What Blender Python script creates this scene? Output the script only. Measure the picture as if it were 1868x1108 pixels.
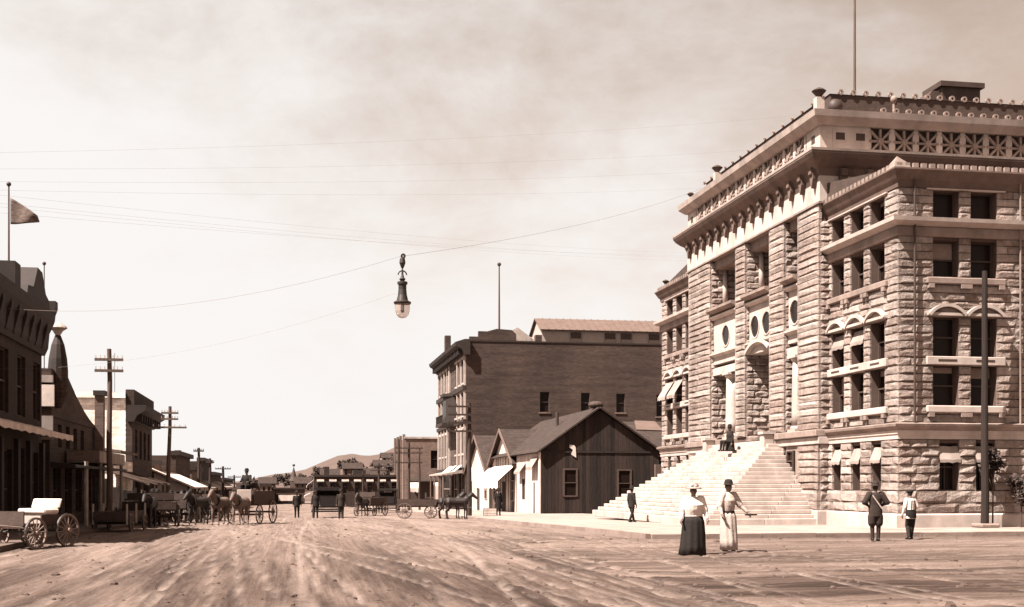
import bpy, bmesh, math, random
from mathutils import Vector, Matrix
R = math.radians
rnd = random.Random(7)
for o in list(bpy.data.objects): bpy.data.objects.remove(o)
SC = bpy.context.scene
COL = SC.collection

# ------------------------------------------------------------------ camera, sky, sun, exposure
cam_d = bpy.data.cameras.new('camera'); cam = bpy.data.objects.new('camera', cam_d); COL.objects.link(cam)
cam.location = (0, 0, 1.7); cam.rotation_euler = (R(90), 0, R(-10.2))
cam_d.sensor_width = 36.0; cam_d.lens = 36.0 * 2258 / 1868
cam_d.shift_y = (885 - 554) / 1868.0
cam_d.clip_start = 0.5; cam_d.clip_end = 8000
SC.camera = cam

SUN_TO = Vector((-1.0, -0.42, 1.63)).normalized()
sun_el = math.asin(SUN_TO.z)
sd = bpy.data.lights.new('sun', 'SUN'); sd.energy = 5.0; sd.angle = R(0.55); sd.color = (1.0, 0.97, 0.92)
sun = bpy.data.objects.new('sun', sd); COL.objects.link(sun)
sun.rotation_euler = (-SUN_TO).to_track_quat('-Z', 'Y').to_euler()
sun.location = (-40, -30, 60)

W = bpy.data.worlds.new('World'); SC.world = W; W.use_nodes = True
def world_nodes():
    nt = W.node_tree; nt.nodes.clear(); N = nt.nodes.new; L = nt.links.new
    out = N('ShaderNodeOutputWorld'); bg = N('ShaderNodeBackground'); bg.inputs['Strength'].default_value = 0.050
    L(bg.outputs[0], out.inputs[0])
    sky = N('ShaderNodeTexSky'); sky.sky_type = 'NISHITA'; sky.sun_disc = False
    sky.sun_elevation = sun_el; sky.sun_rotation = math.atan2(SUN_TO.x, SUN_TO.y)
    sky.air_density = 1.0; sky.dust_density = 2.0; sky.ozone_density = 1.0
    bw = N('ShaderNodeRGBToBW'); L(sky.outputs[0], bw.inputs[0])
    tint = N('ShaderNodeMix'); tint.data_type = 'RGBA'; tint.blend_type = 'MULTIPLY'; tint.inputs[0].default_value = 1
    L(bw.outputs[0], tint.inputs[6]); tint.inputs[7].default_value = (1.12, 0.82, 0.64, 1)
    tc = N('ShaderNodeTexCoord'); mp = N('ShaderNodeMapping'); mp.inputs['Scale'].default_value = (1.0, 1.0, 1.9)
    mp.inputs['Location'].default_value = (0.55, 0.2, 0.35)
    L(tc.outputs['Generated'], mp.inputs[0])
    n1 = N('ShaderNodeTexNoise'); n1.inputs['Scale'].default_value = 4.2; n1.inputs['Detail'].default_value = 7
    n1.inputs['Roughness'].default_value = 0.62; n1.inputs['Distortion'].default_value = 0.15
    L(mp.outputs[0], n1.inputs['Vector'])
    # clouds thicken towards the horizon
    sp = N('ShaderNodeSeparateXYZ'); L(tc.outputs['Generated'], sp.inputs[0])
    el = N('ShaderNodeMapRange'); L(sp.outputs['Z'], el.inputs[0])
    el.inputs[1].default_value = 0.02; el.inputs[2].default_value = 0.85
    el.inputs[3].default_value = 0.60; el.inputs[4].default_value = -0.36
    dr = N('ShaderNodeMapRange'); L(sp.outputs['X'], dr.inputs[0])
    dr.inputs[1].default_value = -0.3; dr.inputs[2].default_value = 0.6
    dr.inputs[3].default_value = 0.16; dr.inputs[4].default_value = -0.50
    ad = N('ShaderNodeMath'); ad.operation = 'ADD'; L(n1.outputs[0], ad.inputs[0]); L(el.outputs[0], ad.inputs[1])
    ad2 = N('ShaderNodeMath'); ad2.operation = 'ADD'; L(ad.outputs[0], ad2.inputs[0]); L(dr.outputs[0], ad2.inputs[1])
    rp = N('ShaderNodeValToRGB'); rp.color_ramp.interpolation = 'B_SPLINE'
    rp.color_ramp.elements[0].position = 0.40; rp.color_ramp.elements[0].color = (0.04, 0.04, 0.04, 1)
    rp.color_ramp.elements[1].position = 0.73; rp.color_ramp.elements[1].color = (1, 1, 1, 1)
    L(ad2.outputs[0], rp.inputs[0])
    mix = N('ShaderNodeMix'); mix.data_type = 'RGBA'
    L(rp.outputs[0], mix.inputs[0]); L(tint.outputs[2], mix.inputs[6]); mix.inputs[7].default_value = (4.8, 4.64, 4.52, 1)
    L(mix.outputs[2], bg.inputs['Color'])
world_nodes()
SC.cycles.diffuse_bounces = 1
SC.view_settings.view_transform = 'Standard'; SC.view_settings.look = 'None'
SC.view_settings.gamma = 1.0; SC.view_settings.exposure = 2.0
try: SC.view_settings.use_curve_mapping = False
except Exception: pass

# ------------------------------------------------------------------ materials
def sep(v):
    t = min(1.0, v / 0.24)
    return (v * (1.50 - 0.29 * t), v * (0.87 + 0.08 * t), v * (0.65 + 0.17 * t), 1)
def clampc(c): return tuple(max(0.0, min(1.0, x)) for x in c[:3]) + (1,)
MATS = {}
def mat(name, v, var=0.25, scale=2.0, rough=0.88, bump=0.0, bscale=30.0, island=0.0, spec=0.25, stretch=None, brick=None, col=None, wear=None):
    if name in MATS: return MATS[name]
    v *= 0.68
    m = bpy.data.materials.new(name); m.use_nodes = True; MATS[name] = m
    nt = m.node_tree; N = nt.nodes.new; L = nt.links.new
    p = nt.nodes['Principled BSDF']; p.inputs['Roughness'].default_value = rough
    p.inputs['Specular IOR Level'].default_value = spec
    base = col if col else sep
    g = N('ShaderNodeNewGeometry'); vec = g.outputs['Position']
    if stretch:
        mp = N('ShaderNodeMapping'); mp.inputs['Scale'].default_value = stretch; L(vec, mp.inputs[0]); vs = mp.outputs[0]
    else: vs = vec
    nz = N('ShaderNodeTexNoise'); nz.inputs['Scale'].default_value = scale; nz.inputs['Detail'].default_value = 8
    nz.inputs['Roughness'].default_value = 0.65; L(vs, nz.inputs['Vector'])
    fac = nz.outputs[0]
    if island > 0:
        ma = N('ShaderNodeMath'); ma.operation = 'MULTIPLY_ADD'; oi = N('ShaderNodeObjectInfo'); mr = N('ShaderNodeMath'); mr.operation = 'ADD'; L(g.outputs['Random Per Island'], mr.inputs[0]); L(oi.outputs['Random'], mr.inputs[1])
        mf = N('ShaderNodeMath'); mf.operation = 'FRACT'; L(mr.outputs[0], mf.inputs[0]); L(mf.outputs[0], ma.inputs[0])
        ma.inputs[1].default_value = island; ma.inputs[2].default_value = -island / 2
        mb = N('ShaderNodeMath'); mb.operation = 'ADD'; L(fac, mb.inputs[0]); L(ma.outputs[0], mb.inputs[1]); fac = mb.outputs[0]
    rp = N('ShaderNodeValToRGB')
    rp.color_ramp.elements[0].position = 0.25; rp.color_ramp.elements[0].color = clampc(base(v * (1 - var)))
    rp.color_ramp.elements[1].position = 0.75; rp.color_ramp.elements[1].color = clampc(base(v * (1 + var)))
    L(fac, rp.inputs[0]); c = rp.outputs[0]
    if brick:
        s = N('ShaderNodeSeparateXYZ'); L(vec, s.inputs[0])
        a = N('ShaderNodeMath'); a.operation = 'ADD'; L(s.outputs['X'], a.inputs[0]); L(s.outputs['Y'], a.inputs[1])
        cb = N('ShaderNodeCombineXYZ'); L(a.outputs[0], cb.inputs[0]); L(s.outputs['Z'], cb.inputs[1])
        bt = N('ShaderNodeTexBrick'); bt.inputs['Scale'].default_value = 1.0; L(cb.outputs[0], bt.inputs['Vector'])
        bt.inputs['Brick Width'].default_value = brick[0]; bt.inputs['Row Height'].default_value = brick[1]
        bt.inputs['Mortar Size'].default_value = brick[2]; bt.inputs['Mortar Smooth'].default_value = 0.3
        bt.inputs['Color1'].default_value = (0.78, 0.78, 0.78, 1); bt.inputs['Color2'].default_value = (1.25, 1.25, 1.25, 1)
        bt.inputs['Mortar'].default_value = (1.5, 1.5, 1.5, 1) if len(brick) < 4 else (brick[3],) * 3 + (1,)
        mx = N('ShaderNodeMix'); mx.data_type = 'RGBA'; mx.blend_type = 'MULTIPLY'; mx.inputs[0].default_value = 1
        L(c, mx.inputs[6]); L(bt.outputs[0], mx.inputs[7]); c = mx.outputs[2]
    if wear:
        # stains with a shape of their own: vertical streaks (wear = (amount, scale))
        mp2 = N('ShaderNodeMapping'); mp2.inputs['Scale'].default_value = (wear[1], wear[1], wear[1] * 0.12); L(vec, mp2.inputs[0])
        nw = N('ShaderNodeTexNoise'); nw.inputs['Scale'].default_value = 1.0; nw.inputs['Detail'].default_value = 6; L(mp2.outputs[0], nw.inputs['Vector'])
        rw = N('ShaderNodeValToRGB'); rw.color_ramp.elements[0].position = 0.36; rw.color_ramp.elements[0].color = ((1 - wear[0]),) * 3 + (1,)
        rw.color_ramp.elements[1].position = 0.58; L(nw.outputs[0], rw.inputs[0])
        mw = N('ShaderNodeMix'); mw.data_type = 'RGBA'; mw.blend_type = 'MULTIPLY'; mw.inputs[0].default_value = 1
        L(c, mw.inputs[6]); L(rw.outputs[0], mw.inputs[7]); c = mw.outputs[2]
    L(c, p.inputs['Base Color'])
    if bump > 0:
        nb = N('ShaderNodeTexNoise'); nb.inputs['Scale'].default_value = bscale; nb.inputs['Detail'].default_value = 6; L(vs, nb.inputs['Vector'])
        b = N('ShaderNodeBump'); b.inputs['Strength'].default_value = bump; b.inputs['Distance'].default_value = 0.04
        L(nb.outputs[0], b.inputs['Height']); L(b.outputs[0], p.inputs['Normal'])
    return m

stone = mat('rock_faced_stone', 0.27, 0.42, 5.0, 0.95, 1.0, 14.0, island=0.34, wear=(0.35, 0.7))
mortar = mat('mortar_joint', 0.075, 0.25, 4.0, 0.95)
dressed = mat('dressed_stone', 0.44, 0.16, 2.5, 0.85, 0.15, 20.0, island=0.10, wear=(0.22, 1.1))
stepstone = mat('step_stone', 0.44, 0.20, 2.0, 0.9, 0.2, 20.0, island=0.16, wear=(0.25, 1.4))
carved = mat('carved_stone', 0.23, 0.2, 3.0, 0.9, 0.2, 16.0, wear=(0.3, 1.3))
cornicem = mat('shade_darkened_cornice_stone', 0.12, 0.2, 3.0, 0.9, 0.2, 16.0, wear=(0.3, 1.3))  # cornice and bracket stone coloured darker to stand in for the overhang's deep shade
tile = mat('roof_tile', 0.05, 0.35, 3.0, 0.8, 0.3, 12.0)
tin = mat('dark_painted_tin', 0.045, 0.3, 2.0, 0.6)
glass = mat('dark_window_glass', 0.012, 0.4, 1.2, 0.25, spec=0.10)
sash = mat('brown_sash_paint', 0.05, 0.25, 6.0, 0.7)
sashw = mat('pale_sash_paint', 0.35, 0.2, 6.0, 0.7)
canvas = mat('white_canvas', 0.66, 0.14, 2.0, 0.9, 0.2, 6.0, wear=(0.2, 1.6))
canvas2 = mat('weathered_canvas', 0.30, 0.2, 2.0, 0.9, 0.2, 6.0, wear=(0.25, 1.6))
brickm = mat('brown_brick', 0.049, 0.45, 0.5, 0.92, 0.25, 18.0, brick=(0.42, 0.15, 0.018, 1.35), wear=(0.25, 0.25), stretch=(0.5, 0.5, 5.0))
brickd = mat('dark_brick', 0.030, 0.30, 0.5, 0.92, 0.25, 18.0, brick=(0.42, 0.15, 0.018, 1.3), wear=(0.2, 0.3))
brickl = mat('pale_brick', 0.13, 0.25, 0.6, 0.92, 0.2, 18.0, brick=(0.42, 0.15, 0.018, 1.2), wear=(0.2, 0.4))
limewash = mat('whitewashed_brick', 1.15, 0.18, 0.8, 0.92, 0.2, 12.0, brick=(0.42, 0.15, 0.014, 0.85), wear=(0.3, 0.5))
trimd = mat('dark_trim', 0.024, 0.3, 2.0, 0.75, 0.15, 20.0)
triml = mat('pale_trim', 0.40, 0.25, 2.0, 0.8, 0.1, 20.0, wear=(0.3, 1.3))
plankd = mat('weathered_plank', 0.023, 0.55, 3.0, 0.93, 0.5, 6.0, island=0.45, stretch=(6, 6, 0.5))
plankw = mat('whitewashed_plank', 0.60, 0.25, 2.0, 0.9, 0.3, 6.0, island=0.25, stretch=(5, 5, 0.6), wear=(0.35, 2.5))
plankb = mat('bare_plank', 0.10, 0.35, 3.0, 0.92, 0.4, 6.0, island=0.35, stretch=(6, 6, 0.6))
shingle = mat('old_shingle', 0.034, 0.35, 1.5, 0.95, 0.5, 10.0, brick=(0.25, 0.16, 0.02, 0.5))
roofl = mat('pale_ribbed_roofing', 0.10, 0.25, 1.5, 0.8, 0.2, 8.0)
poleM = mat('pole_wood', 0.035, 0.4, 3.0, 0.9, 0.4, 8.0, stretch=(4, 4, 0.4))
poleL = mat('sunbleached_pole_wood', 0.09, 0.4, 3.0, 0.9, 0.4, 8.0, stretch=(4, 4, 0.4))
iron = mat('black_iron', 0.02, 0.3, 5.0, 0.5, spec=0.4)
wireM = mat('wire_metal', 0.22, 0.1, 5.0, 0.6)
leafd = mat('dark_foliage', 0.035, 0.45, 1.5, 0.75, island=0.5)
bark = mat('bark', 0.05, 0.3, 5.0, 0.95, 0.5, 12.0)
hillM = mat('dry_hillside', 0.07, 0.35, 0.05, 0.97, 0.0)
skin = mat('skin', 0.13, 0.12, 8.0, 0.65)
hair = mat('dark_hair', 0.015, 0.2, 20.0, 0.6)
clothk = mat('black_cloth', 0.012, 0.3, 12.0, 0.9, 0.3, 25.0)
clothd = mat('dark_wool', 0.022, 0.3, 12.0, 0.92, 0.3, 25.0)
clothw = mat('white_cotton', 0.66, 0.10, 6.0, 0.9, 0.3, 14.0)
clothg = mat('pale_tan_cotton', 0.36, 0.15, 6.0, 0.9, 0.3, 14.0)
clothp = mat('patterned_blouse_cotton', 0.40, 0.6, 26.0, 0.9, 0.2, 14.0)
straw = mat('straw', 0.27, 0.3, 25.0, 0.9)
felt = mat('black_felt', 0.010, 0.2, 12.0, 0.9)
leather = mat('black_leather', 0.012, 0.2, 12.0, 0.5, spec=0.35)
wagonw = mat('wagon_wood', 0.05, 0.35, 4.0, 0.85, 0.3, 12.0)
wagonp = mat('pale_wagon_paint', 0.40, 0.25, 4.0, 0.75)
wagonl = mat('worn_wheel_paint', 0.17, 0.35, 6.0, 0.8)
horsed = mat('dark_horse_coat', 0.018, 0.3, 6.0, 0.6)
horsel = mat('grey_horse_coat', 0.10, 0.3, 5.0, 0.65)
housew = mat('house_white_paint', 0.36, 0.15, 2.0, 0.85)
housed = mat('house_brown_paint', 0.09, 0.25, 2.0, 0.85)
globe = mat('frosted_lamp_glass', 0.9, 0.05, 4.0, 0.08, spec=0.5)
_g = globe.node_tree.nodes['Principled BSDF']; _g.inputs['Transmission Weight'].default_value = 0.85; _g.inputs['IOR'].default_value = 1.08

# ------------------------------------------------------------------ mesh helpers
class Fr:
    """A wall frame: s runs along the wall, z up, n outwards."""
    def __init__(s, o, u, n): s.o = o; s.u = u; s.nn = n
    def P(s, a, z, n): return (s.o[0] + s.u[0] * a + s.nn[0] * n, s.o[1] + s.u[1] * a + s.nn[1] * n, z)
def FXm(x): return Fr((x, 0), (0, 1), (-1, 0))     # faces -X, s = Y
def FXp(x): return Fr((x, 0), (0, 1), (1, 0))      # faces +X, s = Y
def FYm(y): return Fr((0, y), (1, 0), (0, -1))     # faces -Y, s = X

def link(o, parent=None):
    COL.objects.link(o)
    if parent is not None: o.parent = parent
    return o
def root_loc(p):
    v = Vector((0, 0, 0))
    while p is not None: v += p.location; p = p.parent
    return v
class MB:
    def __init__(s): s.v = []; s.f = []
    def add(s, vs, fs):
        k = len(s.v); s.v.extend([tuple(x) for x in vs]); s.f.extend([tuple(i + k for i in f) for f in fs]); return s
    def hexa(s, c):
        return s.add(c, [(0, 3, 2, 1), (4, 5, 6, 7), (0, 1, 5, 4), (1, 2, 6, 5), (2, 3, 7, 6), (3, 0, 4, 7)])
    def box(s, x0, x1, y0, y1, z0, z1):
        return s.hexa([(x0, y0, z0), (x1, y0, z0), (x1, y1, z0), (x0, y1, z0), (x0, y0, z1), (x1, y0, z1), (x1, y1, z1), (x0, y1, z1)])
    def fbox(s, fr, s0, s1, z0, z1, n0, n1):
        P = fr.P
        return s.hexa([P(s0, z0, n0), P(s1, z0, n0), P(s1, z0, n1), P(s0, z0, n1), P(s0, z1, n0), P(s1, z1, n0), P(s1, z1, n1), P(s0, z1, n1)])
    def fpoly(s, fr, pts, n0, n1):
        k = len(pts)
        vs = [fr.P(a, z, n0) for a, z in pts] + [fr.P(a, z, n1) for a, z in pts]
        fs = [tuple(range(k)), tuple(range(2 * k - 1, k - 1, -1))] + [(i, (i + 1) % k, (i + 1) % k + k, i + k) for i in range(k)]
        return s.add(vs, fs)
    def fprof(s, fr, prof, s0, s1):           # profile in (n, z), run along s
        k = len(prof)
        vs = [fr.P(s0, z, n) for n, z in prof] + [fr.P(s1, z, n) for n, z in prof]
        fs = [tuple(range(k)), tuple(range(2 * k - 1, k - 1, -1))] + [(i, (i + 1) % k, (i + 1) % k + k, i + k) for i in range(k)]
        return s.add(vs, fs)
    def ring(s, fr, sc, zc, r0, r1, n0, n1, a0=0, a1=360, k=20):
        full = abs(a1 - a0) >= 359.9
        m = k if full else k + 1
        vs = []
        for i in range(m):
            t = R(a0 + (a1 - a0) * i / k); c, q = math.cos(t), math.sin(t)
            vs += [fr.P(sc + r0 * c, zc + r0 * q, n0), fr.P(sc + r1 * c, zc + r1 * q, n0), fr.P(sc + r1 * c, zc + r1 * q, n1), fr.P(sc + r0 * c, zc + r0 * q, n1)]
        fs = []
        for i in range(k):
            a = 4 * i; b = 4 * ((i + 1) % m)
            fs += [(a, a + 1, b + 1, b), (a + 1, a + 2, b + 2, b + 1), (a + 2, a + 3, b + 3, b + 2), (a + 3, a, b, b + 3)]
        if not full: fs += [(0, 3, 2, 1), (4 * k, 4 * k + 1, 4 * k + 2, 4 * k + 3)]
        return s.add(vs, fs)
    def sweep(s, path, prof, closed=False):   # path: XY points, outward = right of travel; prof in (n, z)
        n = len(path); k = len(prof); vs = []
        for i in range(n):
            p = Vector(path[i]); ds = []
            if closed or i > 0: ds.append((p - Vector(path[i - 1])).normalized())
            if closed or i < n - 1: ds.append((Vector(path[(i + 1) % n]) - p).normalized())
            ns = [Vector((d.y, -d.x)) for d in ds]
            m = ns[0] if len(ns) == 1 else (ns[0] + ns[1]) / (1 + ns[0].dot(ns[1]))
            vs += [(p.x + m.x * q, p.y + m.y * q, z) for q, z in prof]
        fs = []
        for i in range(n if closed else n - 1):
            a = i * k; b = ((i + 1) % n) * k
            fs += [(a + j, a + (j + 1) % k, b + (j + 1) % k, b + j) for j in range(k)]
        if not closed: fs += [tuple(range(k)), tuple((n - 1) * k + j for j in range(k - 1, -1, -1))]
        return s.add(vs, fs)
    def tube(s, p0, p1, r0, r1=None, n=10, cap=True):
        r1 = r0 if r1 is None else r1
        p0 = Vector(p0); p1 = Vector(p1); d = (p1 - p0).normalized()
        a = d.orthogonal().normalized(); b = d.cross(a)
        vs = [p0 + (a * math.cos(2 * math.pi * i / n) + b * math.sin(2 * math.pi * i / n)) * r0 for i in range(n)]
        vs += [p1 + (a * math.cos(2 * math.pi * i / n) + b * math.sin(2 * math.pi * i / n)) * r1 for i in range(n)]
        fs = [(i, (i + 1) % n, (i + 1) % n + n, i + n) for i in range(n)]
        if cap: fs += [tuple(range(n - 1, -1, -1)), tuple(range(n, 2 * n))]
        return s.add(vs, fs)
    def loft(s, rings, n=16, wob=0.0, seed=0, kf=9):    # rings: (cx, cy, cz, rx, ry)
        vs = []; fs = []
        for j, (cx, cy, cz, rx, ry) in enumerate(rings):
            for i in range(n):
                t = 2 * math.pi * i / n
                w = 1 + wob * math.sin(kf * t + seed) * (1 if j else 0.2)
                vs.append((cx + rx * w * math.cos(t), cy + ry * w * math.sin(t), cz))
        m = len(rings)
        for j in range(m - 1):
            fs += [(j * n + i, j * n + (i + 1) % n, (j + 1) * n + (i + 1) % n, (j + 1) * n + i) for i in range(n)]
        fs += [tuple(range(n - 1, -1, -1)), tuple((m - 1) * n + i for i in range(n))]
        return s.add(vs, fs)
    def ball(s, c, r, n=12, m=8):
        r = r if isinstance(r, tuple) else (r, r, r)
        rs = []
        for j in range(1, m):
            t = math.pi * j / m
            rs.append((c[0], c[1], c[2] - r[2] * math.cos(t), r[0] * math.sin(t), r[1] * math.sin(t)))
        return s.loft(rs, n)
    def cap(s, p0, p1, r0, r1, n=10):         # rounded limb
        p0 = Vector(p0); p1 = Vector(p1)
        s.tube(p0, p1, r0, r1, n); s.ball(p0, r0, n, 8); s.ball(p1, r1, n, 8); return s
    def mesh(s, name, m=None, smooth=False):
        me = bpy.data.meshes.new(name); me.from_pydata(s.v, [], s.f)
        bm = bmesh.new(); bm.from_mesh(me); bmesh.ops.recalc_face_normals(bm, faces=bm.faces); bm.to_mesh(me); bm.free()
        if m: me.materials.append(m)
        if smooth: me.polygons.foreach_set('use_smooth', [True] * len(me.polygons))
        return me
    def build(s, name, m, parent=None, smooth=False, local=False, bevel=0.0):
        if parent is not None and not local:
            L = root_loc(parent); s.v = [(x - L.x, y - L.y, z - L.z) for x, y, z in s.v]
        o = link(bpy.data.objects.new(name, s.mesh(name, m, smooth)), parent)
        if bevel:
            b = o.modifiers.new('bevel', 'BEVEL'); b.width = bevel; b.segments = 1; b.limit_method = 'ANGLE'
        return o
def thing(name, label, cat, loc=(0, 0, 0), rz=0, group=None):
    o = bpy.data.objects.new(name, None); o.empty_display_size = 0.2; link(o)
    o.location = loc; o.rotation_euler = (0, 0, rz); o['label'] = label; o['category'] = cat
    if group: o['group'] = group
    return o
def tag(o, label, cat, group=None):
    o['label'] = label; o['category'] = cat
    if group: o['group'] = group
    return o
def structure(o, label=None):
    o['kind'] = 'structure'
    if label: o['label'] = label
    return o
def inst(me, name, parent, loc, rz=0, mats=None, scale=None):
    o = link(bpy.data.objects.new(name, me), parent); o.location = loc; o.rotation_euler = (0, 0, rz)
    if scale: o.scale = scale
    return o
def copy_tree(o, parent=None):
    c = o.copy(); COL.objects.link(c); c.parent = parent
    for ch in list(o.children): copy_tree(ch, c)
    return c
def wall_holes(mb, fr, s0, s1, z0, z1, n0, n1, holes):
    cuts = sorted(set([s0, s1] + [x for h in holes for x in (h[0], h[1]) if s0 < x < s1]))
    for a, b in zip(cuts, cuts[1:]):
        m = (a + b) / 2; zs = z0
        for h in sorted([h for h in holes if h[0] < m < h[1]], key=lambda h: h[2]):
            if h[2] > zs: mb.fbox(fr, a, b, zs, min(h[2], z1), n0, n1)
            zs = max(zs, h[3])
        if zs < z1: mb.fbox(fr, a, b, zs, z1, n0, n1)

def gz(y):
    if y < 40: return 0.0
    return -0.012 * (min(y, 230) - 40)

# ------------------------------------------------------------------ ground, pavements, hill
def smooth(a, b, x):
    t = max(0.0, min(1.0, (x - a) / (b - a))); return t * t * (3 - 2 * t)
tracks = []
rt = random.Random(3)
for k in range(46):            # wheel ruts: start x, drift towards the far street, width, depth
    x = rt.uniform(-7, 11); tracks.append((x, rt.gauss(0, 0.035), rt.gauss(0, 0.0005), rt.uniform(0.04, 0.08), rt.uniform(0.012, 0.04)))
for k in range(9):
    x = rt.uniform(-3, 9); tracks.append((x, rt.uniform(-0.30, 0.20), rt.uniform(-0.001, 0.002), rt.uniform(0.05, 0.10), rt.uniform(0.02, 0.04)))
cross = [(rt.uniform(22, 36), rt.uniform(-0.06, 0.06), rt.uniform(0.08, 0.2), rt.uniform(0.02, 0.05)) for _ in range(14)]
from mathutils import noise as mn
TRK = [0.0]
def ground_h(x, y):
    z = gz(y)
    if 12 < y < 110 and -14 < x < 40:
        d = 0.0
        for (a, b, c, w, dp) in tracks:
            t = y - 45; xc = a + b * t + c * t * t
            q = abs(x - xc)
            if q < 3 * w: d += -dp * math.exp(-(q / w) ** 2) + dp * 0.5 * math.exp(-((q - 1.7 * w) / (0.6 * w)) ** 2)
        if y < 40 and x > 4:
            for (yc, sl, w, dp) in cross:
                q = abs(y - yc - sl * (x - 15))
                if q < 3 * w: d += (-dp * math.exp(-(q / w) ** 2) + dp * 0.5 * math.exp(-((q - 1.7 * w) / (0.6 * w)) ** 2)) * smooth(4, 9, x)
        fade = smooth(12, 15, y) * (1 - smooth(80, 110, y))
        bumps = 0.020 * mn.fractal(Vector((x * 0.6, y * 0.14, 1.3)), 1.0, 2.0, 3) + 0.016 * mn.fractal(Vector((x * 3.5, y * 1.1, 7.7)), 1.0, 2.0, 3)
        z += (d + bumps) * fade
        TRK[0] = max(0.0, -d) * fade / 0.035
    else: TRK[0] = 0.0
    return z
def build_ground():
    def axis(lo, hi, fine0, fine1, df, grow):
        a = []; x = fine0
        while x <= fine1: a.append(x); x += df
        d = df; x = fine1
        while x < hi: d *= grow; x += d; a.append(min(x, hi))
        d = df; x = fine0; pre = []
        while x > lo: d *= grow; x -= d; pre.append(max(x, lo))
        return pre[::-1] + a
    xs = axis(-3000, 3000, -13, 26, 0.115, 1.35)
    ys = []; y = 13.0
    while y < 110: ys.append(y); y += 0.085 + (y - 13) * 0.0075
    d = 1.0
    while y < 4000: ys.append(y); d *= 1.3; y += d
    ys = [-200, -60, -20, 0, 6, 10] + ys + [4000]
    v = []; trk = []
    for y in ys:
        for x in xs: v.append((x, y, ground_h(x, y))); trk.append(min(1.0, TRK[0]))
    nx = len(xs)
    f = [(j * nx + i, j * nx + i + 1, (j + 1) * nx + i + 1, (j + 1) * nx + i) for j in range(len(ys) - 1) for i in range(nx - 1)]
    me = bpy.data.meshes.new('ground'); me.from_pydata(v, [], f)
    me.polygons.foreach_set('use_smooth', [True] * len(me.polygons))
    at_ = me.attributes.new('wheel_track', 'FLOAT', 'POINT'); at_.data.foreach_set('value', trk)
    o = link(bpy.data.objects.new('ground', me)); structure(o, 'rutted dirt street with wheel tracks')
    m = bpy.data.materials.new('rutted_dirt'); m.use_nodes = True; nt = m.node_tree; N = nt.nodes.new; L = nt.links.new
    p = nt.nodes['Principled BSDF']; p.inputs['Roughness'].default_value = 0.97; p.inputs['Specular IOR Level'].default_value = 0.1
    g = N('ShaderNodeNewGeometry')
    # wheel grain runs along the main street, and across it on the side street at the right
    s0 = N('ShaderNodeSeparateXYZ'); L(g.outputs['Position'], s0.inputs[0])
    cb = N('ShaderNodeCombineXYZ'); L(s0.outputs['Y'], cb.inputs[0]); L(s0.outputs['X'], cb.inputs[1])
    wob = N('ShaderNodeTexNoise'); wob.inputs['Scale'].default_value = 0.35; wob.inputs['Detail'].default_value = 5; L(g.outputs['Position'], wob.inputs['Vector'])
    xm_ = N('ShaderNodeMath'); xm_.operation = 'MULTIPLY_ADD'; L(wob.outputs[0], xm_.inputs[0]); xm_.inputs[1].default_value = 9.0; L(s0.outputs['X'], xm_.inputs[2])
    mx_ = N('ShaderNodeMapRange'); L(xm_.outputs[0], mx_.inputs[0]); mx_.inputs[1].default_value = 10.5; mx_.inputs[2].default_value = 11.2
    mix_ = N('ShaderNodeMix'); mix_.data_type = 'VECTOR'; L(mx_.outputs[0], mix_.inputs[0]); L(g.outputs['Position'], mix_.inputs[4]); L(cb.outputs[0], mix_.inputs[5])
    my2 = N('ShaderNodeMapRange'); L(s0.outputs['Y'], my2.inputs[0]); my2.inputs[1].default_value = 37.0; my2.inputs[2].default_value = 38.5
    mix2 = N('ShaderNodeMix'); mix2.data_type = 'VECTOR'; L(my2.outputs[0], mix2.inputs[0]); L(mix_.outputs[1], mix2.inputs[4]); L(g.outputs['Position'], mix2.inputs[5])
    def nz(scale, st, det=8, rough=0.6, dist=0.0):
        mp = N('ShaderNodeMapping'); mp.inputs['Scale'].default_value = st; L(mix2.outputs[1], mp.inputs[0])
        n = N('ShaderNodeTexNoise'); n.inputs['Scale'].default_value = scale; n.inputs['Detail'].default_value = det
        n.inputs['Roughness'].default_value = rough; n.inputs['Distortion'].default_value = dist; L(mp.outputs[0], n.inputs['Vector']); return n.outputs[0]
    def ramp(x, a, b, ca, cb):
        r = N('ShaderNodeValToRGB'); r.color_ramp.elements[0].position = a; r.color_ramp.elements[1].position = b
        r.color_ramp.elements[0].color = ca; r.color_ramp.elements[1].color = cb; L(x, r.inputs[0]); return r.outputs[0]
    def mixc(kind, fac, a, b):
        x = N('ShaderNodeMix'); x.data_type = 'RGBA'; x.blend_type = kind
        if isinstance(fac, float): x.inputs[0].default_value = fac
        else: L(fac, x.inputs[0])
        L(a, x.inputs[6])
        if isinstance(b, tuple): x.inputs[7].default_value = b
        else: L(b, x.inputs[7])
        return x.outputs[2]
    streak = ramp(nz(1.0, (3.2, 0.05, 1), 7, 0.7, 0.25), 0.34, 0.66, sep(0.040), sep(0.115))
    patch = ramp(nz(0.16, (1.0, 0.22, 1), 6, 0.6, 0.5), 0.34, 0.58, (0.50, 0.47, 0.45, 1), (1, 1, 1, 1))
    c = mixc('MULTIPLY', 1.0, streak, patch)
    blot = ramp(nz(0.5, (1.0, 0.12, 1), 10, 0.8, 0.3), 0.38, 0.48, (0.38, 0.36, 0.34, 1), (1, 1, 1, 1))
    c = mixc('MULTIPLY', 0.85, c, blot)
    fine = ramp(nz(5.0, (1.0, 0.22, 1), 9, 0.8), 0.35, 0.65, (0.70, 0.70, 0.70, 1), (1.0, 1.0, 1.0, 1))
    c = mixc('MULTIPLY', 1.0, c, fine)
    dust = ramp(nz(0.5, (1.0, 0.10, 1), 8, 0.7, 0.3), 0.47, 0.64, (0, 0, 0, 1), (1, 1, 1, 1))
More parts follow.
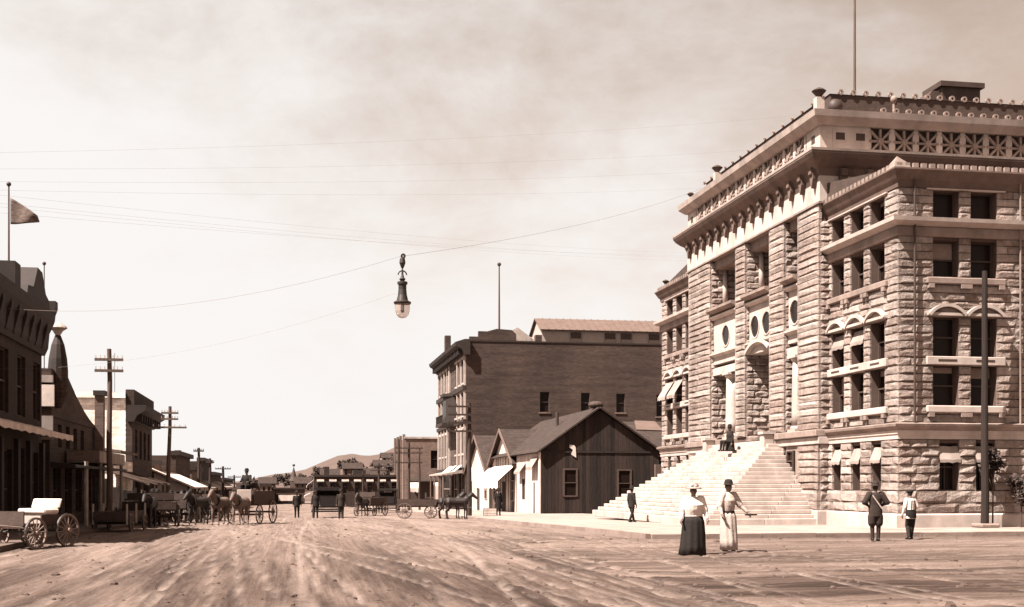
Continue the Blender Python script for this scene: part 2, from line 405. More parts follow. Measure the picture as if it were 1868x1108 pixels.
    c = mixc('MIX', dust, c, sep(0.15))
    # the travelled middle of the street is dry pale dust, the crossing in front of the camera damper
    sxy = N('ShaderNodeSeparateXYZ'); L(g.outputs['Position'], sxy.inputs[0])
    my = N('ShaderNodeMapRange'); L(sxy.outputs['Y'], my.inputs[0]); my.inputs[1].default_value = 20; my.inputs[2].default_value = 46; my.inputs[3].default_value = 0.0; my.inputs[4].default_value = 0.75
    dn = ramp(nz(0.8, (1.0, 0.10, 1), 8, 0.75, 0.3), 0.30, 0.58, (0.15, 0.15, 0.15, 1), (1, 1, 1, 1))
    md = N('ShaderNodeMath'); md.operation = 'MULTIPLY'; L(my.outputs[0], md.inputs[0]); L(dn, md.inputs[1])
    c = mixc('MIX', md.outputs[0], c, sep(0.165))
    crisp = ramp(nz(1.0, (11.0, 0.22, 1), 5, 0.75, 0.1), 0.40, 0.60, (0.68, 0.66, 0.64, 1), (1.12, 1.12, 1.12, 1))
    c = mixc('MULTIPLY', 0.8, c, crisp)
    wt = N('ShaderNodeAttribute'); wt.attribute_name = 'wheel_track'
    brk = ramp(nz(0.9, (1.0, 0.5, 1), 6, 0.7), 0.36, 0.60, (0.1, 0.1, 0.1, 1), (1, 1, 1, 1))
    mm = N('ShaderNodeMath'); mm.operation = 'MULTIPLY'; L(wt.outputs['Fac'], mm.inputs[0]); L(brk, mm.inputs[1])
    c = mixc('MIX', mm.outputs[0], c, sep(0.19))
    grit = ramp(nz(16.0, (1.0, 1.0, 1), 6, 0.85), 0.38, 0.56, (0.60, 0.58, 0.56, 1), (1.0, 1.0, 1.0, 1))
    c = mixc('MULTIPLY', 1.0, c, grit)
    L(c, p.inputs['Base Color'])
    b = N('ShaderNodeBump'); b.inputs['Strength'].default_value = 1.0; b.inputs['Distance'].default_value = 0.05
    L(nz(7.0, (1, 0.8, 1), 10, 0.8), b.inputs['Height']); L(b.outputs[0], p.inputs['Normal'])
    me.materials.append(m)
build_ground()

pave = mat('pale_pavement', 0.26, 0.30, 0.8, 0.92, 0.15, 14.0, island=0.10)
kerbm = mat('kerb_stone', 0.20, 0.25, 1.2, 0.92, 0.3, 12.0, island=0.25)
def sheet(name, ringpts, z, m, thick=0.5, step=8):
    pass
def pavement(name, x0, x1, y0, y1, m, label, top=0.14, slab=2.2, corner=0.0, holes=None):
    """A pavement of separate slabs behind a kerb, following the fall of the street."""
    o = MB()
    ys = [y0]; 
    while ys[-1] < y1: ys.append(min(ys[-1] + 10, y1))
    for a, b in zip(ys, ys[1:]):
        za, zb = gz(a), gz(b)
        o.hexa([(x0, a, za - 0.3), (x1, a, za - 0.3), (x1, b, zb - 0.3), (x0, b, zb - 0.3), (x0, a, za + top - 0.02), (x1, a, za + top - 0.02), (x1, b, zb + top - 0.02), (x0, b, zb + top - 0.02)])
    po = o.build(name, mortar); structure(po, label)
    big = MB(); n = 0
    nx = max(1, round((x1 - x0) / slab)); ny = max(1, round((y1 - y0) / slab))
    r2 = random.Random(int(x0 * 7 + y0))
    for i in range(nx):
        for j in range(ny):
            a0 = x0 + (x1 - x0) * i / nx + 0.008; a1 = x0 + (x1 - x0) * (i + 1) / nx - 0.008
            b0 = y0 + (y1 - y0) * j / ny + 0.008; b1 = y0 + (y1 - y0) * (j + 1) / ny - 0.008
            t = r2.uniform(-0.004, 0.006); za, zb = gz(b0) + top + t, gz(b1) + top + t
            q = MB().hexa([(a0, b0, za - 0.1), (a1, b0, za - 0.1), (a1, b1, zb - 0.1), (a0, b1, zb - 0.1), (a0, b0, za), (a1, b0, za), (a1, b1, zb), (a0, b1, zb)])
            if n < 290 and b0 < 110: q.build('slab', m, po); n += 1
            else: big.add(q.v, q.f)
    if big.v:
        s = big.build('slab_field', m, po); s['kind'] = 'stuff'
    return po
pvR = pavement('pavement', 11.2, 22.2, 37.6, 215, pave, 'wide pale pavement in front of the stone courthouse and shops', slab=2.4)
pvN = pavement('pavement', 22.2, 60, 37.6, 42.9, pave, 'pale pavement along the near side of the stone courthouse', slab=2.4)
pvL = pavement('boardwalk', -10.2, -7.2, 20, 260, plankb, 'shaded boardwalk along the left row of shops', slab=1.6)
def kerbs(parent, pts):
    for (xa, ya), (xb, yb) in zip(pts, pts[1:]):
        d = math.hypot(xb - xa, yb - ya); n = max(1, int(d / 1.6))
        ux, uy = (xb - xa) / d, (yb - ya) / d
        for i in range(n):
            if ya + uy * d * i / n > 120: break
            s0 = d * i / n + 0.01; s1 = d * (i + 1) / n - 0.01
            p = [(xa + ux * s0, ya + uy * s0), (xa + ux * s1, ya + uy * s1)]
            q = [(p[0][0] + uy * 0.16, p[0][1] - ux * 0.16), (p[1][0] + uy * 0.16, p[1][1] - ux * 0.16)]
            t = rnd.uniform(0.005, 0.02)
            zA = gz(p[0][1]); zB = gz(p[1][1])
            MB().hexa([(*p[0], zA - 0.2), (*p[1], zB - 0.2), (*q[1], zB - 0.2), (*q[0], zA - 0.2), (*p[0], zA + 0.14 + t), (*p[1], zB + 0.14 + t), (*q[1], zB + 0.14 + t), (*q[0], zA + 0.14 + t)]).build('kerb_stone', kerbm, parent)
kerbs(pvR, [(11.195, 120), (11.195, 37.595), (22.2, 37.595)])
kerbs(pvN, [(22.2, 37.595), (45, 37.595)])

def hill_h(x, y):
    t = max(0.0, (y - 300) / 900)
    ridge = 7 + 9 * smooth(-60, 0, x) + 14 * smooth(0, 58, x) - 3.5 * smooth(58, 80, x) + 12 * smooth(78, 130, x) + 14 * smooth(130, 500, x)
    k = x * 1200.0 / max(y, 300)
    ridge = 7 + 9 * smooth(-60, 0, k) + 18 * smooth(0, 58, k) - 3.0 * smooth(58, 80, k) + 14 * smooth(76, 115, k) + 14 * smooth(130, 500, k)
    h = ridge * (t ** 0.6 if t < 1 else max(0.0, 1 - 0.6 * (t - 1)))
    return -2.9 + h + 0.8 * t * mn.fractal(Vector((x * 0.01, y * 0.006, 3)), 1.0, 2.0, 4)
def build_hill():
    xs = [-700 + 14 * i for i in range(120)]; ys = [300 + 16 * j for j in range(95)]
    v = [(x, y, hill_h(x, y)) for y in ys for x in xs]; nx = len(xs)
    f = [(j * nx + i, j * nx + i + 1, (j + 1) * nx + i + 1, (j + 1) * nx + i) for j in range(len(ys) - 1) for i in range(nx - 1)]
    me = bpy.data.meshes.new('hill'); me.from_pydata(v, [], f); me.materials.append(hillM)
    me.polygons.foreach_set('use_smooth', [True] * len(me.polygons))
    structure(link(bpy.data.objects.new('hill', me)), 'pale dry hillside beyond the end of the street')
build_hill()

# ------------------------------------------------------------------ the stone courthouse
X0, YN, YC0, YC1, YF, XC, XB = 22.3, 42.7, 48.7, 65.8, 72.3, 21.85, 44.0
CH = thing('courthouse', 'large rusticated stone courthouse with starred parapet, loggia and broad white steps', 'courthouse', (X0, YN, 0))
FS, FC, FN = FXm(X0), FXm(XC), FYm(YN)
CAMP = Vector((0, 0, 1.7))
STONES = []          # (apparent size, verts, faces)
def rock(fr, s0, s1, z0, z1, n=0.05, bulge=0.06, back=-0.06, rough=1.0, m=None):
    s0 += 0.006; s1 -= 0.006; z0 += 0.016; z1 -= 0.010
    if s1 - s0 < 0.06 or z1 - z0 < 0.06: return
    w, h = s1 - s0, z1 - z0
    S = [s0, s0 + w * rnd.uniform(0.12, 0.30), s1 - w * rnd.uniform(0.12, 0.30), s1]
    Z = [z0, z0 + h * rnd.uniform(0.10, 0.22), z1 - h * rnd.uniform(0.25, 0.42), z1]
    vs = []
    tilt = rnd.uniform(-0.3, 0.5) * bulge
    for j in range(4):
        for i in range(4):
            inner = 0 < i < 3 and 0 < j < 3
            d = n + (bulge * rnd.uniform(0.35, 1.2) * rough + tilt * (1 if j == 1 else -0.4) if inner else rnd.uniform(0, 0.012))
            vs.append(fr.P(S[i] + (rnd.uniform(-0.05, 0.05) * w if inner else 0), Z[j] + (rnd.uniform(-0.06, 0.06) * h if inner else 0), d))
    for (a, b) in ((s0, z0), (s1, z0), (s1, z1), (s0, z1)): vs.append(fr.P(a, b, back))
    fs = [(j * 4 + i, j * 4 + i + 1, (j + 1) * 4 + i + 1, (j + 1) * 4 + i) for j in range(3) for i in range(3)]
    fs += [(16, 17, 3, 2, 1, 0), (17, 18, 15, 11, 7, 3), (18, 19, 12, 13, 14, 15), (19, 16, 0, 4, 8, 12)]
    c = Vector(vs[5]); d2 = (c - CAMP).length_squared
    fac = abs((c - CAMP).normalized().dot(Vector((fr.nn[0], fr.nn[1], 0))))
    ang = math.degrees(math.atan2(c.x, c.y)); vis = 1.0 if ang < 32.4 else 0.0
    STONES.append((w * h * fac / d2 * vis, vs, fs))
def ashlar(fr, s0, s1, courses, holes, lens=(0.5, 1.1), n=0.05, bulge=0.09, e0=0.0, e1=0.0):
    for ci, (z0, z1) in enumerate(courses):
        zm = (z0 + z1) / 2
        segs = [(s0, s1)]
        for h in holes:
            if h[2] - 0.02 < zm < h[3] + 0.02:
                new = []
                for a, b in segs:
                    if h[1] <= a or h[0] >= b: new.append((a, b)); continue
                    if h[0] > a: new.append((a, h[0]))
                    if h[1] < b: new.append((h[1], b))
                segs = new
        for a, b in segs:
            x = a
            while x < b - 0.02:
                L = rnd.uniform(*lens)
                if x == a and ci % 2: L *= 0.6
                y = b if b - x - L < lens[0] * 0.55 else x + L
                aa = x - (e0 if abs(x - s0) < 1e-6 else 0); bb = y + (e1 if abs(y - s1) < 1e-6 else 0)
                rock(fr, aa, bb, z0, z1, n, bulge); x = y
def split(z0, z1, h):
    k = max(1, round((z1 - z0) / h)); return [(z0 + (z1 - z0) * i / k, z0 + (z1 - z0) * (i + 1) / k) for i in range(k)]
PL_C = [(0.64, 1.02), (1.02, 1.48)]
BA_C = split(1.48, 3.40, 0.32)
UP_C = split(4.02, 11.30, 0.305)
TP_C = split(11.62, 12.75, 0.29)

def window(fr, s0, s1, z0, z1, parent, depth=0.32, rail=True, m=sash, w=0.055, bars=0):
    f = MB()
    for a, b, c, d in ((s0, s0 + w, z0, z1), (s1 - w, s1, z0, z1), (s0 + w, s1 - w, z0, z0 + w), (s0 + w, s1 - w, z1 - w, z1)):
        f.fbox(fr, a, b, c, d, -depth - 0.05, -depth + 0.03)
    zm = (z0 + z1) / 2
    if rail: f.fbox(fr, s0 + w, s1 - w, zm - 0.03, zm + 0.03, -depth - 0.05, -depth + 0.035)
    for k in range(bars):
        sx = s0 + (s1 - s0) * (k + 1) / (bars + 1); f.fbox(fr, sx - 0.018, sx + 0.018, z0 + w, z1 - w, -depth - 0.04, -depth + 0.02)
    o = f.build('window', m, parent)
    MB().fbox(fr, s0 - 0.01, s1 + 0.01, z0 - 0.01, z1 + 0.01, -depth - 0.09, -depth - 0.055).build('pane', glass, o)
    return o
def awning(fr, s0, s1, z1, drop, out, parent, m=canvas, n0=0.02, val=0.14, name='awning', k=7, ribs=True):
    """A sloping cloth with a scalloped valance and side wings, 12 mm thick, slightly bellied."""
    mb = MB(); T = 0.012
    rows = [(0, 0), (0.33, 0.30), (0.66, 0.62), (1, 1), (1.0, None)]
    vs = []
    for side in (0, 1):
        for (a, b) in rows:
            for i in range(k + 1):
                s = s0 + (s1 - s0) * i / k
                sagv = 0.04 * math.sin(math.pi * a) * (1 if b is not None else 0)
                z = z1 - drop * (b if b is not None else 1) - sagv + 0.012 * math.sin(i * 2.1 + s0)
                if b is None: z -= val * (1.0 if i % 2 else 0.8)
                vs.append(fr.P(s, z - side * T, n0 + out * a - side * T * 0.5))
    q = k + 1; m_ = len(rows); h = m_ * q; fs = []
    for j in range(m_ - 1):
        for i in range(k):
            a = j * q + i
            fs.append((a, a + 1, a + q + 1, a + q)); fs.append((h + a, h + a + q, h + a + q + 1, h + a + 1))
    ed = [i for i in range(q)] + [j * q + k for j in range(1, m_)] + [(m_ - 1) * q + i for i in range(k - 1, -1, -1)] + [j * q for j in range(m_ - 2, 0, -1)]
    for a, b in zip(ed, ed[1:] + ed[:1]): fs.append((a, b, h + b, h + a))
    mb.add(vs, fs)
    o = mb.build(name, m, parent, smooth=False)
    if ribs:
        r = MB()
        for s in (s0 + 0.02, s1 - 0.02):
            r.tube(fr.P(s, z1 - drop - 0.03, n0 + 0.02), fr.P(s, z1 - drop - 0.03, n0 + out - 0.02), 0.015, n=6)
        r.build('awning_rod', iron, o)
    return o

# openings (s0, s1, z0, z1)
ROWS = [(4.67, 6.18), (6.50, 7.98), (9.45, 10.85), (11.62, 12.70)]
wcol = [(43.75, 44.95), (45.50, 46.65), (47.25, 48.40)]
lcol = [(66.6, 67.75), (68.35, 69.5), (70.1, 71.3)]
bcol = [(44.0, 44.8), (45.75, 46.55), (47.5, 48.3)]
lbcol = [(66.9, 67.6), (68.6, 69.3), (70.3, 71.0)]
scol = [(23.63, 24.68), (25.16, 26.23), (28.5, 29.55), (30.05, 31.1), (33.4, 34.45), (34.95, 36.0), (38.3, 39.35), (39.85, 40.9)]
sbcol = [(23.88, 24.68), (25.36, 26.14), (28.8, 29.5), (30.3, 31.0), (33.6, 34.3), (35.1, 35.8), (38.5, 39.2), (40.0, 40.7)]
hw = [(a, b, c, d) for a, b in wcol for c, d in ROWS]; hb = [(a, b, 1.48, 3.27) for a, b in bcol]
hl = [(a, b, c, d) for a, b in lcol for c, d in ROWS]; hlb = [(a, b, 1.48, 3.27) for a, b in lbcol]
hs = [(a, b, c, d) for a, b in scol for c, d in ROWS]; hsb = [(a, b, 1.48, 3.27) for a, b in sbcol]
XE = 44.0            # the side wall is worked in stone this far; the rest is out of the picture
w = MB(); wall_holes(w, FS, YN + 0.45, YC0 + 0.6, -0.3, 12.8, -0.45, 0.0, hw + hb)
wall_holes(w, FS, YC1 - 0.6, YF, -0.3, 12.8, -0.45, 0.0, hl + hlb)
wall_holes(w, FN, X0, XB, -0.3, 12.8, -0.45, 0.0, hs + hsb)
w.box(X0, XB, YF - 0.45, YF - 0.001, -0.3, 12.79); w.box(XB - 0.4, XB - 0.001, YN + 0.46, YF - 0.46, -0.3, 12.78)
w.build('wall', mortar, CH)
MB().box(X0 + 0.9, XB - 0.9, YN + 0.9, YF - 0.9, -0.2, 12.5).build('interior', tin, CH)
for fr, a, b, holes, bh in ((FS, YN, YC0, hw, hb), (FS, YC1, YF, hl, hlb), (FN, X0, XE, hs, hsb)):
    e = 0.0 if fr is FN else 0.05
    ashlar(fr, a, b, PL_C, [], (0.8, 1.5), 0.13, 0.055, e0=e + (0.08 if e else 0.13))
    ashlar(fr, a, b, BA_C, bh, (0.6, 1.1), 0.07, 0.06, e0=e + (0.02 if e else 0.07))
    lens = (0.7, 1.6)
    ashlar(fr, a, b, UP_C, holes, lens, 0.05, 0.045, e0=e if e else 0.05)
    ashlar(fr, a, b, TP_C, holes, lens, 0.05, 0.045, e0=e if e else 0.05)
def wing_path(off=0.0): return [(XB, YN), (X0, YN), (X0, YC0)], [(X0, YC1), (X0, YF), (XB, YF)]
PA, PB = wing_path()
PA2 = [(x, y) for x, y in PA][::-1]; PA2 = [(X0, YC0 + 0.3), (X0, YN), (XB, YN)]
PB2 = [(XB, YF), (X0, YF), (X0, YC1 - 0.3)]
# right of travel must point outwards: reverse both
PA2 = PA2[::-1][::-1]; 
def band(prof, name, m, paths=None, parent=CH):
    for p in (paths or (PA2, PB2)):
        # outward test on the first leg
        d = Vector(p[1]) - Vector(p[0]); out = Vector((d.y, -d.x)); c = Vector((33, 57.5))
        mid = (Vector(p[0]) + Vector(p[1])) / 2
        q = p if out.dot(mid - c) > 0 else p[::-1]
        MB().sweep(q, prof).build(name, m, parent)
band([(-0.1, -0.1), (0.22, -0.1), (0.22, 0.58), (0.16, 0.635), (-0.1, 0.635)], 'plinth_course', dressed)
band([(-0.1, 3.41), (0.11, 3.41), (0.11, 3.56), (0.15, 3.60), (0.15, 3.73), (-0.1, 3.73)], 'moulding', dressed)
band([(-0.1, 3.735), (0.14, 3.735), (0.30, 3.88), (0.32, 3.97), (0.14, 4.02), (-0.1, 4.02)], 'belt_course', carved)
band([(-0.1, 11.305), (0.10, 11.305), (0.20, 11.34), (0.44, 11.46), (0.46, 11.60), (0.10, 11.62), (-0.1, 11.62)], 'belt_course', dressed)
band([(-0.1, 10.95), (0.12, 10.95), (0.16, 11.00), (0.16, 11.29), (-0.1, 11.29)], 'moulding', carved)
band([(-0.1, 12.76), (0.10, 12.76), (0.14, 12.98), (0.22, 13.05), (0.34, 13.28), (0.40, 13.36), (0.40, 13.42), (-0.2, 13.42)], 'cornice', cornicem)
# antefixes along the wing cornice
af = MB().box(-0.1, 0.1, -0.06, 0.06, 0, 0.17).mesh('antefix', carved)
def put(me, name, x, y, z, rz=0, parent=CH, sc=None):
    return inst(me, name, parent, Vector((x, y, z)) - root_loc(parent), rz, scale=sc)
x = X0 - 0.2
while x < 44: put(af, 'antefix', x, YN - 0.32, 13.42); x += 0.335
y = YN + 0.2
while y < YC0: put(af, 'antefix', X0 - 0.32, y, 13.42, R(90)); y += 0.335
y = YC1 + 0.3
while y < YF: put(af, 'antefix', X0 - 0.32, y, 13.42, R(90)); y += 0.335
MB().add([(X0 - 0.40, YN - 0.40, 13.42), (X0 + 0.25, YN - 0.40, 13.42), (X0 + 0.25, YN + 0.25, 13.42), (X0 - 0.40, YN + 0.25, 13.42), (X0 - 0.34, YN - 0.34, 13.62), (X0 + 0.1, YN - 0.34, 13.62), (X0 + 0.1, YN + 0.1, 13.62), (X0 - 0.34, YN + 0.1, 13.62), (X0 - 0.2, YN - 0.2, 13.85)],
    [(0, 1, 5, 4), (1, 2, 6, 5), (2, 3, 7, 6), (3, 0, 4, 7), (4, 5, 8), (5, 6, 8), (6, 7, 8), (7, 4, 8), (3, 2, 1, 0)]).build('acroterion', carved, CH)
# wing roofs
wr = MB()
for (ya, yb, side) in ((YN - 0.2, YC0 + 0.1, 1), (YC1 - 0.1, YF + 0.2, -1)):
    lo, hi = 13.43, 14.35
    zl = [lo, lo, hi, hi] if side > 0 else [hi, hi, lo, lo]
    pts = [(X0 - 0.2, ya), (XB, ya), (XB, yb), (X0 - 0.2, yb)]
    wr.hexa([(*p, 13.3) for p in pts] + [(*p, z) for p, z in zip(pts, zl)])
wr.build('wing_roof', tile, CH)
# windows, bands, sills, hoods
BR = random.Random(4); blindm = mat('roller_blind_cloth', 0.22, 0.15, 4.0)
def group(fr, cols, bcols, sl, aw=()):
    for i, (a, b) in enumerate(cols):
        for j, (c, d) in enumerate(ROWS):
            wo = window(fr, a, b, c, d, CH, rail=(j != 3))
            if BR.random() < 0.3: MB().fbox(fr, a + 0.06, b - 0.06, d - (d - c) * BR.choice((0.18, 0.3, 0.48)), d - 0.06, -0.371, -0.362).build('blind', blindm, wo)
        h = MB(); mid = (a + b) / 2; hw_ = (b - a) / 2 + 0.26
        r = (hw_ * hw_ + 0.40 ** 2) / (2 * 0.40); zc = 8.06 + 0.40 - r; th = math.degrees(math.asin(hw_ / r))
        h.ring(fr, mid, zc, r - 0.11, r, 0.02, 0.24, 90 - th, 90 + th, 14)
        h.fbox(fr, mid - hw_, mid + hw_, 8.02, 8.12, 0.02, 0.20)
        h.build('hood_mould', dressed, CH)
        m2 = MB(); m2.fpoly(fr, [(mid - hw_ * 0.86, 8.13)] + [(mid + (r - 0.14) * math.cos(R(90 + t)), zc + (r - 0.14) * math.sin(R(90 + t))) for t in [th * 0.75 * (1 - k / 5.0) for k in range(11)]] + [(mid + hw_ * 0.86, 8.13)], 0.0, 0.10)
        m2.build('tympanum', carved, CH)
    g0, g1 = cols[0][0] - 0.3, cols[-1][1] + 0.22
    if fr is FN:
        gs = [(cols[i][0] - 0.3, cols[i + 1][1] + 0.3) for i in range(0, len(cols), 2)]
    else: gs = [(g0, g1)]
    for a, b in gs:
        t = MB(); t.fbox(fr, a, b, 6.185, 6.495, -0.02, 0.17); t.build('transom_band', dressed, CH, bevel=0.02)
        MB().fbox(fr, a, b, 4.40, 4.66, -0.02, 0.20).build('sill', dressed, CH, bevel=0.03)
        MB().fbox(fr, a, b, 9.20, 9.44, -0.02, 0.20).build('sill', carved, CH, bevel=0.03)
        MB().fbox(fr, a, b, 12.71, 12.752, -0.02, 0.16).build('lintel', dressed, CH)
    for a, b in cols:
        MB().fbox(fr, (a + b) / 2 - 0.38, (a + b) / 2 + 0.38, 6.31, 6.39, 0.165, 0.178).build('slot', tin, CH)
    for (a, b) in cols:
        for s in (a - 0.13, b + 0.13):
            MB().fbox(fr, s - 0.11, s + 0.11, 4.24, 4.40, 0.0, 0.22).build('sill_block', carved, CH)
            MB().fbox(fr, s - 0.11, s + 0.11, 9.04, 9.20, 0.0, 0.22).build('sill_block', carved, CH)
    for a, b in bcols: window(fr, a, b, 1.48, 3.27, CH, bars=1)
group(FS, wcol, bcol, 0); group(FS, lcol, lbcol, 0); group(FN, scol, sbcol, 0)
for a, b in bcol: awning(FS, a - 0.02, b + 0.02, 3.15, 0.5, 0.2, CH, canvas2, n0=-0.05, val=0.12, k=5)
for a, b in sbcol[:2]: awning(FN, a - 0.02, b + 0.02, 3.15, 0.5, 0.2, CH, canvas2, n0=-0.05, val=0.12, k=5)
for a, b in wcol[1:]: awning(FS, a + 0.02, b - 0.02, 7.85, 0.45, 0.2, CH, canvas2, n0=-0.12, val=0.14, k=5)
for a, b in lcol[1:]: awning(FS, a - 0.1, b + 0.1, 7.85, 0.95, 0.60, CH, canvas2, n0=0.0, val=0.2, k=7)
# down pipe on the side wall
dp = MB(); dp.tube((22.82, YN - 0.19, 4.0), (22.82, YN - 0.19, 13.2), 0.045, n=8)
dp.build('down_pipe', tin, CH)
dp = MB(); dp.tube((27.13, YN - 0.17, 4.0), (27.13, YN - 0.17, 13.2), 0.04, n=8); dp.build('down_pipe', carved, CH)

# --- projecting centre: piers and bays
PIERS = [(48.7, 50.85), (52.4, 54.1), (57.2, 58.5), (62.3, 65.8)]
DEP = 1.75
pw = MB()
for a, b in PIERS: pw.fbox(FC, a, b, -0.3, 13.44, -DEP, 0.0)
pw.build('pier', mortar, CH)
CC = PL_C + BA_C
for a, b in PIERS:
    full = (a in (48.7, 62.3))
    ln = (2.2, 4.0)
    ashlar(FC, a, b, PL_C, [], ln, 0.13, 0.05); ashlar(FC, a, b, BA_C, [], ln, 0.07, 0.055)
    ashlar(FC, a, b, split(4.02, 13.44, 0.305), [], ln, 0.07, 0.05, e0=0.06)
    fj = FYm(a)
    x1 = 22.3 if a == 48.7 else 23.4
    if a == 48.7: cs = PL_C + BA_C + UP_C + TP_C
    else: cs = split(3.8, 13.4, 0.305)
    ashlar(fj, XC, x1, cs, [], (0.45, 0.8), 0.05, 0.06)
for nm, z0, z1, n1, mm in (('plinth_course', -0.1, 0.635, 0.2, dressed), ('moulding', 3.41, 3.73, 0.13, dressed), ('belt_course', 3.735, 4.02, 0.26, carved)):
    for a, b in ((48.55, 53.1), (58.3, 65.95)):
        MB().fbox(FC, a, b, z0, z1, -0.5, n1).build(nm, mm, CH, bevel=0.03)
# small openings low in the centre
for a, b in ((51.2, 51.9), (60.2, 60.9)):
    MB().fbox(FC, a - 0.35, b + 0.35, 0.2, 3.4, -0.8, 0.02).build('basement_panel', carved, CH)
    window(Fr((XC - 0.1, 0), (0, 1), (-1, 0)), a, b, 2.3, 3.2, CH, depth=-0.02)
for (a, b, kind) in ((50.85, 52.4, 0), (54.1, 57.2, 1), (58.5, 62.3, 0)):
    m = (a + b) / 2
    # loggia: back wall with window, lintel, ledge with parapet
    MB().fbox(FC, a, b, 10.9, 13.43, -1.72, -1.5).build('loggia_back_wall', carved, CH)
    lw = FXm(XC + 1.45)
    window(lw, m - (b - a) * 0.30, m + (b - a) * 0.30, 11.1, 13.0, CH, depth=0.0, bars=1)
    for s in (a + 0.12, b - 0.12): MB().tube((XC + 0.75, s, 10.9), (XC + 0.75, s, 13.2), 0.15, 0.13, n=12).build('loggia_colonnette', dressed, CH, smooth=True)
    MB().fprof(FC, [(-1.4, 10.60), (0.02, 10.60), (0.30, 10.75), (0.30, 10.88), (-1.4, 10.88)], a + 0.002, b - 0.002).build('loggia_ledge', carved, CH)
    MB().fprof(FC, [(-0.5, 10.32), (-0.02, 10.32), (0.10, 10.42), (0.10, 10.50), (-0.5, 10.50)], a + 0.002, b - 0.002).build('ledge_moulding', dressed, CH)
    # oculus panel
    occ = [(m, 9.35, 0.52)] if not kind else [(m - 0.74, 9.30, 0.52), (m + 0.74, 9.30, 0.52)]
    pn = MB(); d0 = -0.14; z0, z1 = 8.35, 10.32
    cells = [(a, b)] if not kind else [(a, m), (m, b)]
    for (ca, cb), (oc, oz, orr) in zip(cells, occ):
        k = 24; vs = []; fs = []
        for i in range(k):
            t = 2 * math.pi * (i + 0.5) / k; cx, cz = math.cos(t), math.sin(t)
            sx = 1e9
            if cx > 1e-6: sx = min(sx, (cb - oc) / cx)
            if cx < -1e-6: sx = min(sx, (ca - oc) / cx)
            if cz > 1e-6: sx = min(sx, (z1 - oz) / cz)
            if cz < -1e-6: sx = min(sx, (z0 - oz) / cz)
            for dn in (d0, d0 - 0.04):
                vs += [FC.P(oc + orr * cx, oz + orr * cz, dn), FC.P(oc + sx * cx, oz + sx * cz, dn)]
        cor = []
        for i in range(k):
            j = (i + 1) % k
            fs += [(4 * i, 4 * i + 1, 4 * j + 1, 4 * j), (4 * i, 4 * j, 4 * j + 2, 4 * i + 2)]
        # corner fillers
        base = len(vs)
        for (px, pz) in ((ca, z0), (cb, z0), (cb, z1), (ca, z1)):
            best = sorted(range(k), key=lambda i: abs(math.atan2(math.sin(2 * math.pi * (i + 0.5) / k - math.atan2(pz - oz, px - oc)), math.cos(2 * math.pi * (i + 0.5) / k - math.atan2(pz - oz, px - oc)))))[:2]
            vs.append(FC.P(px, pz, d0)); i, j = sorted(best)
            fs.append((len(vs) - 1, 4 * i + 1, 4 * j + 1))
        pn.add(vs, fs)
    pn.build('oculus_panel', dressed, CH)
    for oc, oz, orr in occ:
        o = MB().ring(FC, oc, oz, orr, orr + 0.07, d0 + 0.002, d0 + 0.03, k=28).build('oculus', dressed, CH)
        MB().ring(FC, oc, oz, 0.001, orr + 0.02, d0 - 0.10, d0 - 0.025, k=28).build('pane', glass, o)
    MB().fbox(FC, a, b, 8.0, 8.36, -0.9, -0.12).build('entablature', dressed, CH)
    MB().fprof(FC, [(-0.5, 8.36), (-0.11, 8.36), (0.08, 8.48), (0.08, 8.56), (-0.5, 8.56)], a + 0.003, b - 0.003).build('ledge_moulding', dressed, CH)
    if not kind:
        MB().fbox(FC, a, b, 7.42, 7.80, -0.8, -0.08).build('architrave', dressed, CH)
        bw_ = FXm(XC + 1.1)
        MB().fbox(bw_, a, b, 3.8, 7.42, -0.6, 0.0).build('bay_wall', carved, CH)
        window(bw_, m - (b - a) * 0.22, m + (b - a) * 0.22, 4.5, 7.2, CH, depth=-0.07)
        # round column with base and capital
        cm = m - 0.05 if a < 55 else 60.0
        c = MB(); cx = XC + 0.36
        c.loft([(cx, cm, 4.3, 0.37, 0.37), (cx, cm, 4.85, 0.365, 0.365), (cx, cm, 5.6, 0.355, 0.355), (cx, cm, 6.4, 0.34, 0.34), (cx, cm, 7.1, 0.315, 0.315)], 20)
        co = c.build('column', dressed, CH, smooth=True)
        MB().box(cx - 0.42, cx + 0.42, cm - 0.42, cm + 0.42, 3.9, 4.15).build('column_base', dressed, co)
        MB().loft([(cx, cm, 4.15, 0.42, 0.42), (cx, cm, 4.22, 0.43, 0.43), (cx, cm, 4.3, 0.37, 0.37)], 20).build('column_torus', dressed, co)
        MB().loft([(cx, cm, 7.1, 0.315, 0.315), (cx, cm, 7.2, 0.38, 0.38), (cx, cm, 7.3, 0.42, 0.42)], 20).build('capital', dressed, co)
        MB().box(cx - 0.43, cx + 0.43, cm - 0.43, cm + 0.43, 7.3, 7.42).build('abacus', dressed, co)
        MB().fbox(FC, a, b, 3.5, 3.9, -1.1, 0.1).build('column_plinth', carved, CH)
    else:
        hw_ = (b - a) / 2; r = (hw_ ** 2 + 0.5 ** 2) / 1.0; zc = 8.62 - r + 0.0; th = math.degrees(math.asin(hw_ / r)) * 0.97
        MB().ring(FC, m, zc, r - 0.16, r, -0.35, 0.12, 90 - th, 90 + th, 16).build('entry_arch_hood', dressed, CH)
        eb = FXm(XC + 2.9)
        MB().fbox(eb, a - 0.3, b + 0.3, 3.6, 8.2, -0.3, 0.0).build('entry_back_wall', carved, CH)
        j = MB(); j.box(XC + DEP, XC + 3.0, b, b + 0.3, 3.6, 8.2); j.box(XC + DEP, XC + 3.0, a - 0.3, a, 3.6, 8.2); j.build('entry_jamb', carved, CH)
        MB().box(XC + 0.5, XC + 3.2, a - 0.3, b + 0.3, 8.03, 8.3).build('entry_ceiling', carved, CH)
